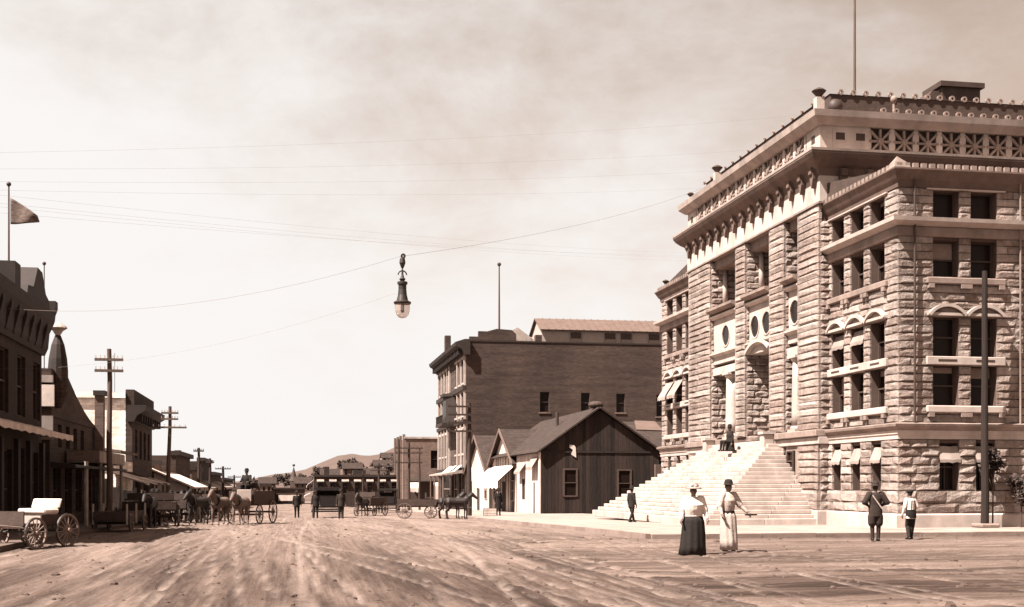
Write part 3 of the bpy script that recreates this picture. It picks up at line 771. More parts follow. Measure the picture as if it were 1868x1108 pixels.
        ashlar(FYm(b), XC + 1.7, XC + 2.9, split(3.8, 8.0, 0.305), [], (0.45, 0.8), 0.04, 0.05)
        # doors with a tall transom light
        d = FXm(XC + 2.85)
        do = MB().fbox(d, a + 0.3, b - 0.3, 3.8, 6.1, -0.05, 0.04).build('entrance_door', sash, CH)
        for q in range(4):
            s = a + 0.42 + q * 0.6; MB().fbox(d, s, s + 0.44, 4.6, 5.9, 0.02, 0.05).build('pane', glass, do)
            window(d, s - 0.05, s + 0.5, 6.2, 7.3, CH, depth=-0.05, rail=False)
        MB().box(XC - 0.1, XC + 3.0, a - 0.2, b + 0.2, 3.4, 3.75).build('entry_floor', stepstone, CH)
# notice board and hanging sign in the porch
nb = MB(); nb.box(22.9, 23.6, 55.9, 56.0, 4.35, 5.05); n_ = nb.build('notice_board', sash, CH)
MB().box(22.98, 23.5, 55.88, 55.9, 4.5, 4.9).build('notice_paper', canvas, n_)

# --- main entablature, cornice, starred parapet
YP0, YP1 = 48.55, 65.95
CP = [(XC - 0.05, YP1), (XC - 0.05, YP0), (XB, YP0)]
def cband(prof, name, m): 
    p = [(XB, YP0), (XC - 0.05, YP0), (XC - 0.05, YP1), (XB, YP1)]
    d = Vector(p[1]) - Vector(p[0]); out = Vector((d.y, -d.x))
    if out.y > 0: p = p[::-1]
    return MB().sweep(p, prof).build(name, m, CH)
mw = MB(); mw.box(XC + 0.2, XB, YP0 + 0.3, YP1 - 0.3, 13.0, 16.0); mw.build('upper_wall', carved, CH)
cband([(-0.8, 13.45), (0.10, 13.45), (0.10, 13.53), (-0.8, 13.53)], 'architrave', carved)
cband([(-0.8, 13.53), (0.03, 13.53), (0.03, 14.62), (-0.8, 14.62)], 'frieze', dressed)
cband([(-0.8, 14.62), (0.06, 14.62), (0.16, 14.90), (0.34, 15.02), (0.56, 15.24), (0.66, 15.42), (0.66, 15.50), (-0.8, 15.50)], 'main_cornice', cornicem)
cband([(-0.6, 15.502), (0.68, 15.502), (0.70, 15.60), (0.06, 15.66), (-0.6, 15.66)], 'parapet_base', dressed)
cband([(-0.6, 16.72), (0.12, 16.72), (0.38, 16.94), (0.42, 17.00), (0.46, 17.26), (-0.6, 17.26)], 'coping', mat('coping_stone', 0.32, 0.18, 2.5, 0.88, 0.15, 20.0, wear=(0.25, 1.1)))
br = MB()
br.fpoly(FXm(0), [(-0.16, 0.98), (0.16, 0.98), (0.16, 0.48), (0.09, 0.28), (0.0, 0.08), (-0.09, 0.28), (-0.16, 0.48)], 0.0, 0.22)
br.fbox(FXm(0), -0.13, 0.13, 0.66, 0.96, 0.222, 0.30)
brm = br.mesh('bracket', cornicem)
y = YP0 + 0.35
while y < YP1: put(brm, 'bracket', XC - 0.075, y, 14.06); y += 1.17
x = XC + 0.9
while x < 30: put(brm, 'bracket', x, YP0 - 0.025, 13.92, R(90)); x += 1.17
# star panels: recessed dark back, eight rays, hub, posts
sp = MB(); F0 = FXm(0)
for k in range(4):
    t = R(45 * k); c, q = math.cos(t), math.sin(t); L = 0.60 if k % 2 else 0.50; wd = 0.045
    sp.fpoly(F0, [(c * L - q * wd, q * L + c * wd), (-c * L - q * wd, -q * L + c * wd), (-c * L + q * wd, -q * L - c * wd), (c * L + q * wd, q * L - c * wd)], 0.01 * k, 0.12 + 0.01 * k)
sp.fpoly(F0, [(0.13 * math.cos(R(45 * i)), 0.13 * math.sin(R(45 * i))) for i in range(8)], 0.0, 0.19)
spm = sp.mesh('star_panel', carved)
po = MB(); po.fpoly(F0, [(-0.14, 0), (0.14, 0), (0.14, 1.0), (0.08, 1.12), (-0.08, 1.12), (-0.14, 1.0)], -0.12, 0.10); pom = po.mesh('parapet_post', dressed)
pbk = MB(); pbk.box(XC + 0.20, XC + 0.35, YP0 + 0.3, YP1 - 0.3, 15.6, 16.72); pbk.box(XC + 0.36, XB, YP0 + 0.25, YP0 + 0.4, 15.6, 16.72); pbk.build('parapet_back', mortar, CH)  # dark mortar colour on this back stands for the shadow behind the stars
for yy in (YP0, YP1 - 1.5):
    c = MB(); c.box(XC - 0.05, XC + 0.5, yy + 0.002, yy + 1.5, 15.60, 16.72); c.build('parapet_pier', dressed, CH)
c = MB(); c.box(XC + 0.51, XC + 2.1, YP0 + 0.002, YP0 + 0.24, 15.60, 16.72); c.build('parapet_pier', dressed, CH)
for yy in (YP0 + 0.7, YP1 - 0.7): MB().fbox(FXm(XC - 0.05), yy - 0.18, yy + 0.18, 16.1, 16.45, -0.02, 0.004).build('slot', tin, CH)
for xx in (22.7, 23.6): MB().fbox(FYm(YP0), xx - 0.2, xx + 0.2, 16.15, 16.45, -0.02, 0.004).build('slot', tin, CH)
n = 12; st = (YP1 - YP0 - 3.0) / n
for i in range(n + 1):
    yy = YP0 + 1.5 + st * i; put(pom, 'parapet_post', XC + 0.05, yy, 15.60)
    if i < n: put(spm, 'star_panel', XC + 0.06, yy + st / 2, 16.16)
xx = XC + 2.1
while xx < 43:
    put(pom, 'parapet_post', xx, YP0 + 0.1, 15.60, R(90)); put(spm, 'star_panel', xx + 0.54, YP0 + 0.1, 16.16, R(90)); xx += 1.08
# roof: low tiled attic with crests of ring tiles, hip, ventilator
at = MB(); at.box(XC + 0.75, XB, YP0 + 0.75, YP1 - 0.75, 16.9, 18.28); at.build('attic_roof', tile, CH)
hp = MB(); a = (XC + 0.7, XB, YP0 + 0.7, YP1 - 0.7)
hp.add([(a[0], a[2], 18.29), (a[1], a[2], 18.29), (a[1], a[3], 18.29), (a[0], a[3], 18.29), (30, 57, 20.6), (38, 57, 20.6)], [(0, 1, 5, 4), (1, 2, 5), (2, 3, 4, 5), (3, 0, 4), (3, 2, 1, 0)])
hp.build('hip_roof', tile, CH)
rg = MB(); rg.ring(FYm(0), 0, 0.05, 0.06, 0.125, -0.05, 0.05, k=10); rgm = rg.mesh('ring_tile', mat('ring_tile_stone', 0.20, 0.2))
for (yy, zz, xa) in ((YP0 - 0.36, 17.30, XC + 2.6), (YP0 + 0.72, 18.33, XC + 1.2)):
    x = xa
    while x < 43.5: put(rgm, 'ring_tile', x, yy, zz); x += 0.57
y = YP0 + 1.4
while y < YP1: put(rgm, 'ring_tile', XC + 0.70, y, 18.33, R(90), sc=(0.8, 0.8, 0.8)); y += 1.1
vt = MB(); vt.box(29.6, 31.5, 52.6, 54.0, 18.6, 20.05); v_ = vt.build('roof_ventilator', tin, CH)
MB().box(29.45, 31.65, 52.45, 54.15, 20.05, 20.28).build('ventilator_lid', tin, v_)
vt = MB(); vt.hexa([(28.2, 52.8, 18.4), (29.6, 52.8, 18.4), (29.6, 53.9, 18.4), (28.2, 53.9, 18.4), (29.2, 52.8, 19.9), (29.6, 52.8, 19.9), (29.6, 53.9, 19.9), (29.2, 53.9, 19.9)]); vt.build('ventilator_ramp', tile, v_)
def finial(x, y, z, s=1.0):
    m = MB(); m.box(x - 0.2 * s, x + 0.2 * s, y - 0.2 * s, y + 0.2 * s, z, z + 0.65 * s)
    o = m.build('finial', dressed, CH)
    MB().loft([(x, y, z + 0.65 * s, 0.10 * s, 0.10 * s), (x, y, z + 0.75 * s, 0.16 * s, 0.16 * s), (x, y, z + 0.98 * s, 0.36 * s, 0.36 * s), (x, y, z + 1.06 * s, 0.26 * s, 0.26 * s), (x, y, z + 1.14 * s, 0.1 * s, 0.1 * s)], 12).build('finial_urn', tin, o)
finial(XC - 0.15, YP0 - 0.1, 17.26, 0.85); finial(XC - 0.15, 60.9, 17.26, 0.8); finial(XC + 0.0, YP1 - 0.3, 17.26, 0.55); finial(X0 + 0.1, YF - 0.3, 13.42, 0.6)
MB().ball((XC + 0.75, YP0 + 0.3, 17.6), (0.32, 0.28, 0.34)).build('roof_ball', tin, CH, smooth=True)
MB().ball((XC + 0.2, 62.2, 17.45), (0.34, 0.3, 0.26)).build('roof_ball', tin, CH, smooth=True)
MB().ball((25.0, YP0 - 0.2, 17.9), (0.14, 0.14, 0.16)).tube((25.0, YP0 - 0.2, 17.2), (25.0, YP0 - 0.2, 17.8), 0.05, n=6).build('roof_ball', carved, CH)
fp = MB(); fp.tube((27.4, 57, 19.0), (27.4, 57, 31.5), 0.07, 0.04, n=10); fp.build('flagpole', poleL, CH)
# --- the broad steps, spreading on three sides
SX, SY0, SY1, NST = 16.8, 48.6, 67.8, 20
for i in range(NST):
    z0 = 0.12 + 0.181 * i if i else -0.05
    y0, y1 = SY0 + 0.235 * i, SY1 - 0.33 * i
    so = MB().box(SX + 0.245 * i + 0.05, XC - 0.02 - 0.001 * i, y0 + 0.05, y1 - 0.05, z0, 0.10 + 0.181 * (i + 1)).build('step', mortar, CH)
    yy = y0; x0_ = SX + 0.245 * i
    while yy < y1 - 0.05:
        ye = yy + rnd.uniform(1.6, 2.8); ye = y1 if y1 - ye < 0.9 else ye
        t_ = rnd.uniform(-0.006, 0.004); dx_ = rnd.uniform(-0.008, 0.008); xe = XC - 0.03 - 0.001 * i
        MB().box(x0_ + dx_, min(x0_ + 2.6, xe), yy + 0.006, ye - 0.006, z0 + 0.003, 0.12 + 0.181 * (i + 1) + t_).build('step_block', stepstone, so, bevel=0.022)
        if x0_ + 2.6 < xe and yy == y0:
            xx_ = x0_ + 2.612
            while xx_ < xe - 0.1:
                xf = min(xx_ + rnd.uniform(1.3, 2.2), xe); xf = xe if xe - xf < 0.7 else xf
                MB().box(xx_, xf - 0.012, y0 + rnd.uniform(0, 0.01), y0 + 1.4, z0 + 0.003, 0.12 + 0.181 * (i + 1) + rnd.uniform(-0.006, 0.004)).build('step_block', stepstone, so, bevel=0.022); xx_ = xf
        yy = ye
for (px, py) in ((21.35, 53.3), (21.35, 61.2)):
    q = MB(); q.box(px - 0.25, px + 0.25, py - 0.25, py + 0.25, 2.2, 4.0); o = q.build('pedestal', dressed, CH, bevel=0.03)
    MB().box(px - 0.31, px + 0.31, py - 0.31, py + 0.31, 4.0, 4.12).build('pedestal_cap', dressed, o)
# --- the stones: the 300 that show largest singly, the rest as one field
STONES.sort(key=lambda t: -t[0])
for k, (sz, vs, fs) in enumerate(STONES[:290]): MB().add(vs, fs).build('stone', stone, CH)
field = MB()
for sz, vs, fs in STONES[290:]: field.add(vs, fs)
field.build('stone_field', stone, CH)['kind'] = 'stuff'

# ------------------------------------------------------------------ wooden shops between the courthouse and the brick block
def planks(fr, s0, s1, zfun, z0fun, holes, wd, m, parent, name='plank', n0=0.0, th=0.025, cap=290, batten=False):
    s = s0; k = 0
    while s < s1 - 0.02:
        e = min(s + wd * rnd.uniform(0.85, 1.15), s1); c = (s + e) / 2
        a, b = s + 0.006, e - 0.006; d = n0 + rnd.uniform(0, 0.014)
        zs = z0fun(c); zt = (zfun(a), zfun(b)); segs = []
        for h in sorted([h for h in holes if h[0] < c < h[1]], key=lambda h: h[2]):
            if h[2] > zs: segs.append((zs, h[2], None))
            zs = h[3]
        segs.append((zs, None, zt))
        for (u0, u1, t) in segs:
            mb = MB(); q = (u1, u1) if t is None else t
            if min(q) - u0 < 0.05: continue
            mb.fpoly(fr, [(a, u0 + rnd.uniform(-0.02, 0.02)), (b, u0 + rnd.uniform(-0.02, 0.02)), (b, q[1]), (a, q[0])], d, d + th)
            mb.build(name, m, parent)
        s = e
def slab_roof(name, pts4, th, m, parent):
    p = [Vector(x) for x in pts4]; n = (p[1] - p[0]).cross(p[3] - p[0]).normalized()
    if n.z < 0: n = -n
    return MB().hexa([tuple(x) for x in p] + [tuple(x + n * th) for x in p]).build(name, m, parent)

# S1: plank shack, gable to the camera
g1 = gz(93)
S1 = thing('plank_shack', 'dark weathered plank shack with shingled gable roof beside the courthouse steps', 'shack', (23.5, 98, g1))
FG = FYm(93.0); xa, xb, xm = 19.0, 28.4, 23.6; ze, zr = 4.30, 7.55
gtop = lambda x: ze + (zr - ze) * (1 - abs(x - xm) / (xm - xa if x < xm else xb - xm))
hw1 = [(20.85, 21.75, 0.9, 2.85), (25.15, 26.05, 0.85, 2.8)]
bk = MB(); bk.box(xa + 0.05, xb - 0.05, 93.12, 115, g1 - 0.2, ze); bk.fpoly(FYm(93.12), [(xa + 0.05, ze), (xb - 0.05, ze), (xm, zr - 0.1)], -21.8, 0.0); bk.build('wall', trimd, S1)
planks(FG, xa, xb, lambda x: gtop(x) - 0.03, lambda x: g1 + 0.12 + rnd.uniform(0, 0.08), hw1, 0.27, plankd, S1, n0=-0.06)
for a, b, c, d in hw1:
    f = MB()
    for q in ((a - 0.14, a, c - 0.1, d + 0.14), (b, b + 0.14, c - 0.1, d + 0.14), (a, b, d, d + 0.14), (a, b, c - 0.12, c), (a, b, (c + d) / 2 - 0.03, (c + d) / 2 + 0.03)): f.fbox(FG, *q, -0.05, 0.03)
    o = f.build('window', mat('dark_frame_wood', 0.06, 0.3, 5.0), S1); MB().fbox(FG, a - 0.02, b + 0.02, c - 0.02, d + 0.02, -0.10, -0.055).build('pane', glass, o)
MB().fbox(FG, xa, xb, ze - 0.12, ze + 0.02, -0.02, 0.03).build('eave_board', plankd, S1)
MB().fbox(FG, 19.2, 28.5, g1 - 0.1, g1 + 0.15, -0.02, 0.10).build('sill_beam', plankd, S1)
slab_roof('roof', [(xa - 0.35, 92.7, ze - 0.18), (xm, 92.7, zr + 0.08), (xm, 115.2, zr + 0.08), (xa - 0.35, 115.2, ze - 0.18)], 0.12, shingle, S1)
slab_roof('roof', [(xb + 0.35, 92.7, ze - 0.18), (xm, 92.7, zr + 0.08), (xm, 115.2, zr + 0.08), (xb + 0.35, 115.2, ze - 0.18)], 0.12, shingle, S1)
MB().tube((22.0, 101, 6.4), (22.0, 101, 7.75), 0.14, n=10).build('stove_pipe', tin, S1)
MB().ball((23.55, 93.9, 7.95), (0.62, 0.5, 0.30)).build('roof_vent', tile, S1)
MB().fpoly(FG, [(21.35, 4.05), (21.75, 3.8), (21.7, 4.6), (21.6, 4.75), (21.25, 4.8), (21.2, 4.6), (21.5, 4.4)], 0.03, 0.05).build('torn_paper', canvas, S1)
# whitewashed front to the street
FF = FXm(19.0)
planks(FF, 93.0, 103.2, lambda y: ze - 0.1, lambda y: gz(y) + 0.14, [(95.3, 96.0, -9, 1.9), (99.6, 100.6, 0.5, 2.2)], 0.30, plankw, S1, name='front_plank')
MB().fbox(FF, 95.3, 96.0, gz(95), 1.9, -0.2, -0.04).build('door', plankd, S1)
o = MB().fbox(FF, 99.6, 100.6, 0.5, 2.2, -0.25, -0.06).build('window', sash, S1)
MB().fbox(FF, 93.0, 103.2, ze - 0.10, ze + 0.16, -0.02, 0.18).build('fascia', plankb, S1)
MB().fbox(FF, 93.0, 93.25, gz(93), ze - 0.1, 0.04, 0.10).build('corner_board', plankw, S1)
awning(FF, 93.9, 96.4, 3.9, 0.8, 0.5, S1, canvas2, n0=0.05, val=0.25, k=6)
awning(FF, 99.0, 101.7, 3.5, 0.7, 0.5, S1, canvas2, n0=0.05, val=0.2, k=6)
# lean-to at its right with skylight
l = MB(); l.box(28.5, 33.5, 96, 112, -0.9, 4.0); l.build('lean_to', plankd, S1)
slab_roof('lean_to_roof', [(28.45, 95.5, 4.05), (34, 95.5, 4.05), (34, 104, 7.1), (28.45, 104, 7.1)], 0.1, shingle, S1)
slab_roof('skylight', [(27.0, 94.6, 6.0), (29.2, 94.6, 5.95), (29.0, 96.2, 6.75), (27.3, 96.2, 6.8)], 0.1, roofl, S1)
l = MB(); l.box(28.0, 29.6, 92.6, 94.2, 1.5, 3.3); l.build('porch_box', plankb, S1)
MB().box(28.9, 29.0, 92.5, 92.6, -0.6, 3.0).build('porch_post', plankb, S1)

def gable_shop(name, label, y0, y1, ze, zr, depth, m, awn, loc_z):
    S = thing(name, label, 'shop', (19, (y0 + y1) / 2, gz(y0)))
    ym = (y0 + y1) / 2; F = FXm(19.0)
    b = MB(); b.box(19.1, 19 + depth, y0 + 0.05, y1 - 0.05, gz(y1) - 0.3, ze); b.fpoly(FXm(19.1), [(y0 + 0.05, ze), (y1 - 0.05, ze), (ym, zr - 0.05)], -depth + 0.2, 0); b.build('wall', plankb, S)
    top = lambda y: ze + (zr - ze) * (1 - abs(y - ym) / (ym - y0))
    dr = (ym - 1.0, ym + 1.0, -9, 2.0)
    planks(F, y0, y1, lambda y: top(y) - 0.02, lambda y: gz(y) + 0.14, [dr, (y0 + 1, y0 + 2.6, 0.3, 2.1), (y1 - 2.6, y1 - 1, 0.3, 2.1)], 0.34, m, S, n0=-0.08)
    MB().fbox(F, ym - 1, ym + 1, gz(ym), 2.0, -0.09, -0.085 + 0.04).build('door', plankd, S)
    for a in (y0 + 1, y1 - 2.6): window(F, a, a + 1.6, 0.3, 2.1, S, depth=0.0, m=sashw)
    for s, e in ((y0 - 0.3, ym), (y1 + 0.3, ym)):
        slab_roof('roof', [(18.6, s, ze - 0.2), (18.6, e, zr + 0.06), (19 + depth, e, zr + 0.06), (19 + depth, s, ze - 0.2)], 0.14, shingle, S)
        MB().add([(18.55, s, ze - 0.28), (18.55, e, zr - 0.08), (18.55, e, zr + 0.24), (18.55, s, ze + 0.04), (18.62, s, ze - 0.28), (18.62, e, zr - 0.08), (18.62, e, zr + 0.24), (18.62, s, ze + 0.04)], [(0, 3, 2, 1), (4, 5, 6, 7), (0, 1, 5, 4), (1, 2, 6, 5), (2, 3, 7, 6), (3, 0, 4, 7)]).build('barge_board', plankb, S)
    if awn:
        awning(F, y0 + 0.3, y1 + 0.6, ze - 0.15, 1.35, 1.5, S, canvas, n0=0.05, val=0.7, k=14)
        for yy in (y0 + 0.6, y1 - 0.4): MB().tube((17.5, yy, gz(yy)), (17.5, yy, ze - 1.5), 0.05, n=6).build('awning_post', plankw, S)
    return S
gable_shop('gabled_shop', 'small white gabled shop with wide canvas awning left of the plank shack', 103.6, 116.5, 3.55, 6.55, 9, plankw, True, 0)
gable_shop('gabled_shop', 'narrow white gabled shop hidden partly behind the many-armed pole', 118.5, 132.5, 3.1, 6.6, 8, plankw, False, 0)

# ------------------------------------------------------------------ three-storey brick block
g2 = gz(134)
BB = thing('brick_block', 'tall brown brick block with blank side wall, flagpole and skylight roof', 'building', (19, 134, g2))
BX0, BX1, BY0, BY1, BZ = 19.0, 43.0, 134.0, 159.0, 17.4
FB, FBS = FXm(BX0), FYm(BY0)
sw = [(27.25, 28.3, 9.75, 11.98), (31.9, 32.9, 9.75, 11.93), (35.95, 36.95, 9.8, 11.9), (40.6, 41.6, 9.4, 11.85)]
fw = [(y, y + 1.5, z, z + 2.6) for y in (135.2, 138.0, 141, 150, 153, 156) for z in (5.2, 9.4, 13.0)] + [(135.2, 139.6, -0.6, 3.0), (141, 146, -0.6, 3.0), (148, 157, -0.6, 3.0)]
b = MB(); wall_holes(b, FBS, BX0, BX1, g2 - 0.3, BZ, -0.5, 0, sw); wall_holes(b, FB, BY0 + 0.5, BY1, g2 - 0.3, BZ, -0.5, 0, fw)
b.box(BX0, BX1, BY1 - 0.5, BY1 - 0.001, g2, BZ - 0.002); b.build('wall', brickm, BB)
MB().box(BX0 + 1, BX1 - 1, BY0 + 1, BY1 - 1, g2, 16.4).build('interior', tin, BB)
for q in sw: window(FBS, *q, BB, depth=0.2)
for q in sw: MB().fbox(FBS, q[0] - 0.15, q[1] + 0.15, q[2] - 0.16, q[2] - 0.002, -0.1, 0.08).build('sill', brickl, BB)
for q in fw:
    window(FB, *q, BB, depth=0.3, m=sashw)
    if q[2] > 4:
        MB().fbox(FB, q[0] - 0.2, q[1] + 0.2, q[3] + 0.005, q[3] + 0.3, 0.0, 0.14).build('lintel', triml, BB)
        MB().fbox(FB, q[0] - 0.2, q[1] + 0.2, q[2] - 0.2, q[2] - 0.005, 0.0, 0.14).build('sill', triml, BB)
for yy in (134.3, 137.3, 140.2, 147.4, 149.3, 152.2, 155.2, 158.3): MB().fbox(FB, yy - 0.22, yy + 0.22, 3.6, 16.0, 0.002, 0.20).build('pilaster', triml, BB)
for z0, z1, n1 in ((3.1, 3.6, 0.35), (8.5, 8.9, 0.3), (12.1, 12.6, 0.35)): MB().fbox(FB, BY0 - 0.02, BY1, z0, z1, 0.002, n1).build('belt_course', trimd, BB)
co = MB(); co.fprof(FB, [(-0.4, 15.9), (0.25, 15.9), (0.5, 16.5), (1.15, 16.9), (1.25, 17.25), (0.2, 17.6), (-0.4, 17.6)], BY0 - 0.55, BY1 + 0.3); co.build('cornice', trimd, BB)
for yy in [134.4 + 1.2 * i for i in range(21)]: MB().fbox(FB, yy, yy + 0.3, 16.0, 16.75, 0.25, 0.85).build('bracket', trimd, BB)
pc = MB()
pc.box(BX0 - 0.1, BX1, BY0 - 0.06, BY0 + 0.5, BZ + 0.002, BZ + 0.16); pc.build('coping', trimd, BB)
p = MB(); p.box(BX0 + 0.4, BX0 + 1.4, BY0 + 0.05, BY0 + 0.55, BZ + 0.16, BZ + 0.55); p.box(BX0 + 1.4, BX0 + 2.4, BY0 + 0.05, BY0 + 0.55, BZ + 0.16, BZ + 1.15); p.build('parapet_step', brickm, BB)
p = MB(); p.fpoly(FYm(BY0 + 0.05), [(BX0 + 2.4, BZ + 0.17), (BX0 + 5.6, BZ + 0.17), (BX0 + 5.6, BZ + 0.9), (BX0 + 5.1, BZ + 1.35), (BX0 + 3.4, BZ + 1.45), (BX0 + 2.4, BZ + 1.15)], -0.5, 0); p.build('parapet_gable', brickm, BB)
p = MB(); p.fpoly(FYm(BY0 + 0.8), [(BX0 + 4.9, BZ), (BX0 + 7.7, BZ), (BX0 + 7.7, BZ + 0.45), (BX0 + 5.9, BZ + 1.75), (BX0 + 4.9, BZ + 1.2)], -4, 0); p.build('roof_hatch', triml, BB)
MB().box(BX0 + 0.1, BX0 + 0.8, 153, 154, BZ, BZ + 2.9).build('chimney', brickm, BB)
MB().box(BX0 + 7.9, BX0 + 8.6, BY0 + 0.6, BY0 + 1.5, BZ + 0.16, BZ + 0.95).build('chimney', brickm, BB)
MB().tube((BX0 + 3.85, BY0 + 1.0, BZ), (BX0 + 3.85, BY0 + 1.0, 26.0), 0.13, 0.07, n=8).build('flagpole', poleL, BB)
MB().ball((BX0 + 3.85, BY0 + 1.0, 26.1), 0.22).build('flagpole_ball', tin, BB)
# skylight house on the roof
sk = MB(); sk.box(BX0 + 9.1, BX1 + 2, BY0 + 3, BY0 + 9, BZ - 0.5, BZ + 1.85); sk.fpoly(FXm(BX0 + 9.1), [(BY0 + 3, BZ + 1.85), (BY0 + 9, BZ + 1.85), (BY0 + 6, BZ + 3.3)], -16, 0); s_ = sk.build('skylight_house', housew, BB)
slab_roof('skylight_roof', [(BX0 + 8.8, BY0 + 2.6, BZ + 1.75), (BX1 + 2, BY0 + 2.6, BZ + 1.75), (BX1 + 2, BY0 + 6, BZ + 3.42), (BX0 + 8.8, BY0 + 6, BZ + 3.42)], 0.1, roofl, BB)
slab_roof('skylight_roof', [(BX0 + 8.8, BY0 + 9.4, BZ + 1.75), (BX1 + 2, BY0 + 9.4, BZ + 1.75), (BX1 + 2, BY0 + 6, BZ + 3.42), (BX0 + 8.8, BY0 + 6, BZ + 3.42)], 0.1, roofl, BB)
for k in range(1, 21):
    xx = BX0 + 8.9 + k * 0.82; MB().add([(xx, BY0 + 2.6, BZ + 1.86), (xx + 0.1, BY0 + 2.6, BZ + 1.86), (xx + 0.1, BY0 + 6, BZ + 3.53), (xx, BY0 + 6, BZ + 3.53), (xx, BY0 + 2.6, BZ + 1.92), (xx + 0.1, BY0 + 2.6, BZ + 1.92), (xx + 0.1, BY0 + 6, BZ + 3.59), (xx, BY0 + 6, BZ + 3.59)], [(0, 3, 2, 1), (4, 5, 6, 7), (0, 1, 5, 4), (1, 2, 6, 5), (2, 3, 7, 6), (3, 0, 4, 7)]).build('roof_rib', roofl, BB)
for xx in (12.4, 16.4, 18.3, 21.6): MB().box(BX0 + xx, BX0 + xx + 1.2, BY0 + 2.8, BY0 + 3.0, BZ + 0.3, BZ + 1.6).build('louvre', sash, BB)
# projecting bay with balcony
by = MB(); by.fpoly(Fr((0, 0), (0, 1), (1, 0)), [], 0, 0) if False else None
bay = MB()
for (z0, z1, o_) in ((8.9, 12.0, 1.0), (12.0, 12.35, 1.35)):
    pts = [(142.5, 0), (147, 0), (146.2, o_), (143.3, o_)]
    bay.hexa([(BX0 - n - 0.01, y, z0) for y, n in pts] + [(BX0 - n - 0.01, y, z1) for y, n in pts])
bo = bay.build('bay_window', trimd, BB)
for yy in (143.5, 144.5, 145.4): MB().fbox(FXm(BX0 - 1.01), yy, yy + 0.65, 9.4, 11.6, 0.0, 0.03).build('pane', glass, bo)
bl = MB(); bl.fbox(FB, 141.8, 148.0, 8.55, 8.88, 0.05, 1.7); bl.build('balcony', trimd, BB)
for yy in [141.9 + 0.4 * i for i in range(16)]: MB().fbox(FB, yy, yy + 0.06, 8.9, 9.7, 1.6, 1.66).build('baluster', trimd, BB)
MB().fbox(FB, 141.8, 148.0, 9.7, 9.78, 1.56, 1.70).build('balcony_rail', trimd, BB)
# verandah over the pavement
vd = MB(); vd.fprof(FB, [(0.0, 3.05), (2.6, 2.75), (2.6, 2.9), (0.0, 3.4)], 134.1, 147.0); vd.build('verandah_roof', canvas2, BB)
for yy in (134.5, 138.5, 142.5, 146.5): MB().tube((16.55, yy, gz(yy)), (16.55, yy, 2.8), 0.08, n=6).build('verandah_post', plankb, BB)
for k, yy in enumerate((134.6, 139.2, 143)): awning(FB, yy, yy + 2.6, 3.9, 0.9, 1.1, BB, canvas, n0=0.3, val=0.3, k=5)

# ------------------------------------------------------------------ low brick shop further on
g3 = gz(200)
LB = thing('brick_shop', 'two-storey brick shop with pilastered front beyond the tall brick block', 'building', (18.5, 200, g3))
FL, FLS = FXm(18.5), FYm(200.0)
h1 = [(22.6, 23.7, 4.4, 7.3)]; h2 = [(y, y + 2.2, 4.2, 7.0) for y in (203, 208, 213)]
b = MB(); wall_holes(b, FLS, 18.5, 34, g3 - 0.3, 9.2, -0.5, 0, h1); wall_holes(b, FL, 200.5, 218, g3 - 0.3, 9.2, -0.5, 0, h2); b.box(19.5, 33, 201.5, 217, g3, 8.9); b.build('wall', brickl, LB)
window(FLS, *h1[0], LB, depth=0.2)
for q in h2: window(FL, *q, LB, depth=0.2)
MB().fbox(FLS, 18.3, 34, 9.202, 9.5, -0.6, 0.15).build('coping', triml, LB)
for yy in (200.3, 206.4, 211.5, 217): MB().fbox(FL, yy, yy + 0.8, g3, 9.9, 0.002, 0.4).build('pilaster', brickl, LB)
vd = MB(); vd.fprof(FLS, [(0.0, 2.5), (2.4, 2.2), (2.4, 2.35), (0.0, 2.75)], 18.7, 26); vd.build('verandah_roof', trimd, LB)
for xx in (18.8, 22.3, 25.8): MB().tube((xx, 197.7, g3 - 0.2), (xx, 197.7, 2.25), 0.09, n=6).build('verandah_post', plankb, LB)
awning(FLS, 18.6, 20.4, 2.1, 0.9, 0.5, LB, canvas, n0=2.4, val=0.7, k=6, ribs=False)
awning(FLS, 22.8, 23.9, 2.1, 0.5, 0.3, LB, canvas, n0=2.4, val=2.6, k=3, ribs=False)
MB().fbox(FLS, 19.0, 25.6, g3, 2.2, 0.01, 0.06).build('shopfront', sash, LB)

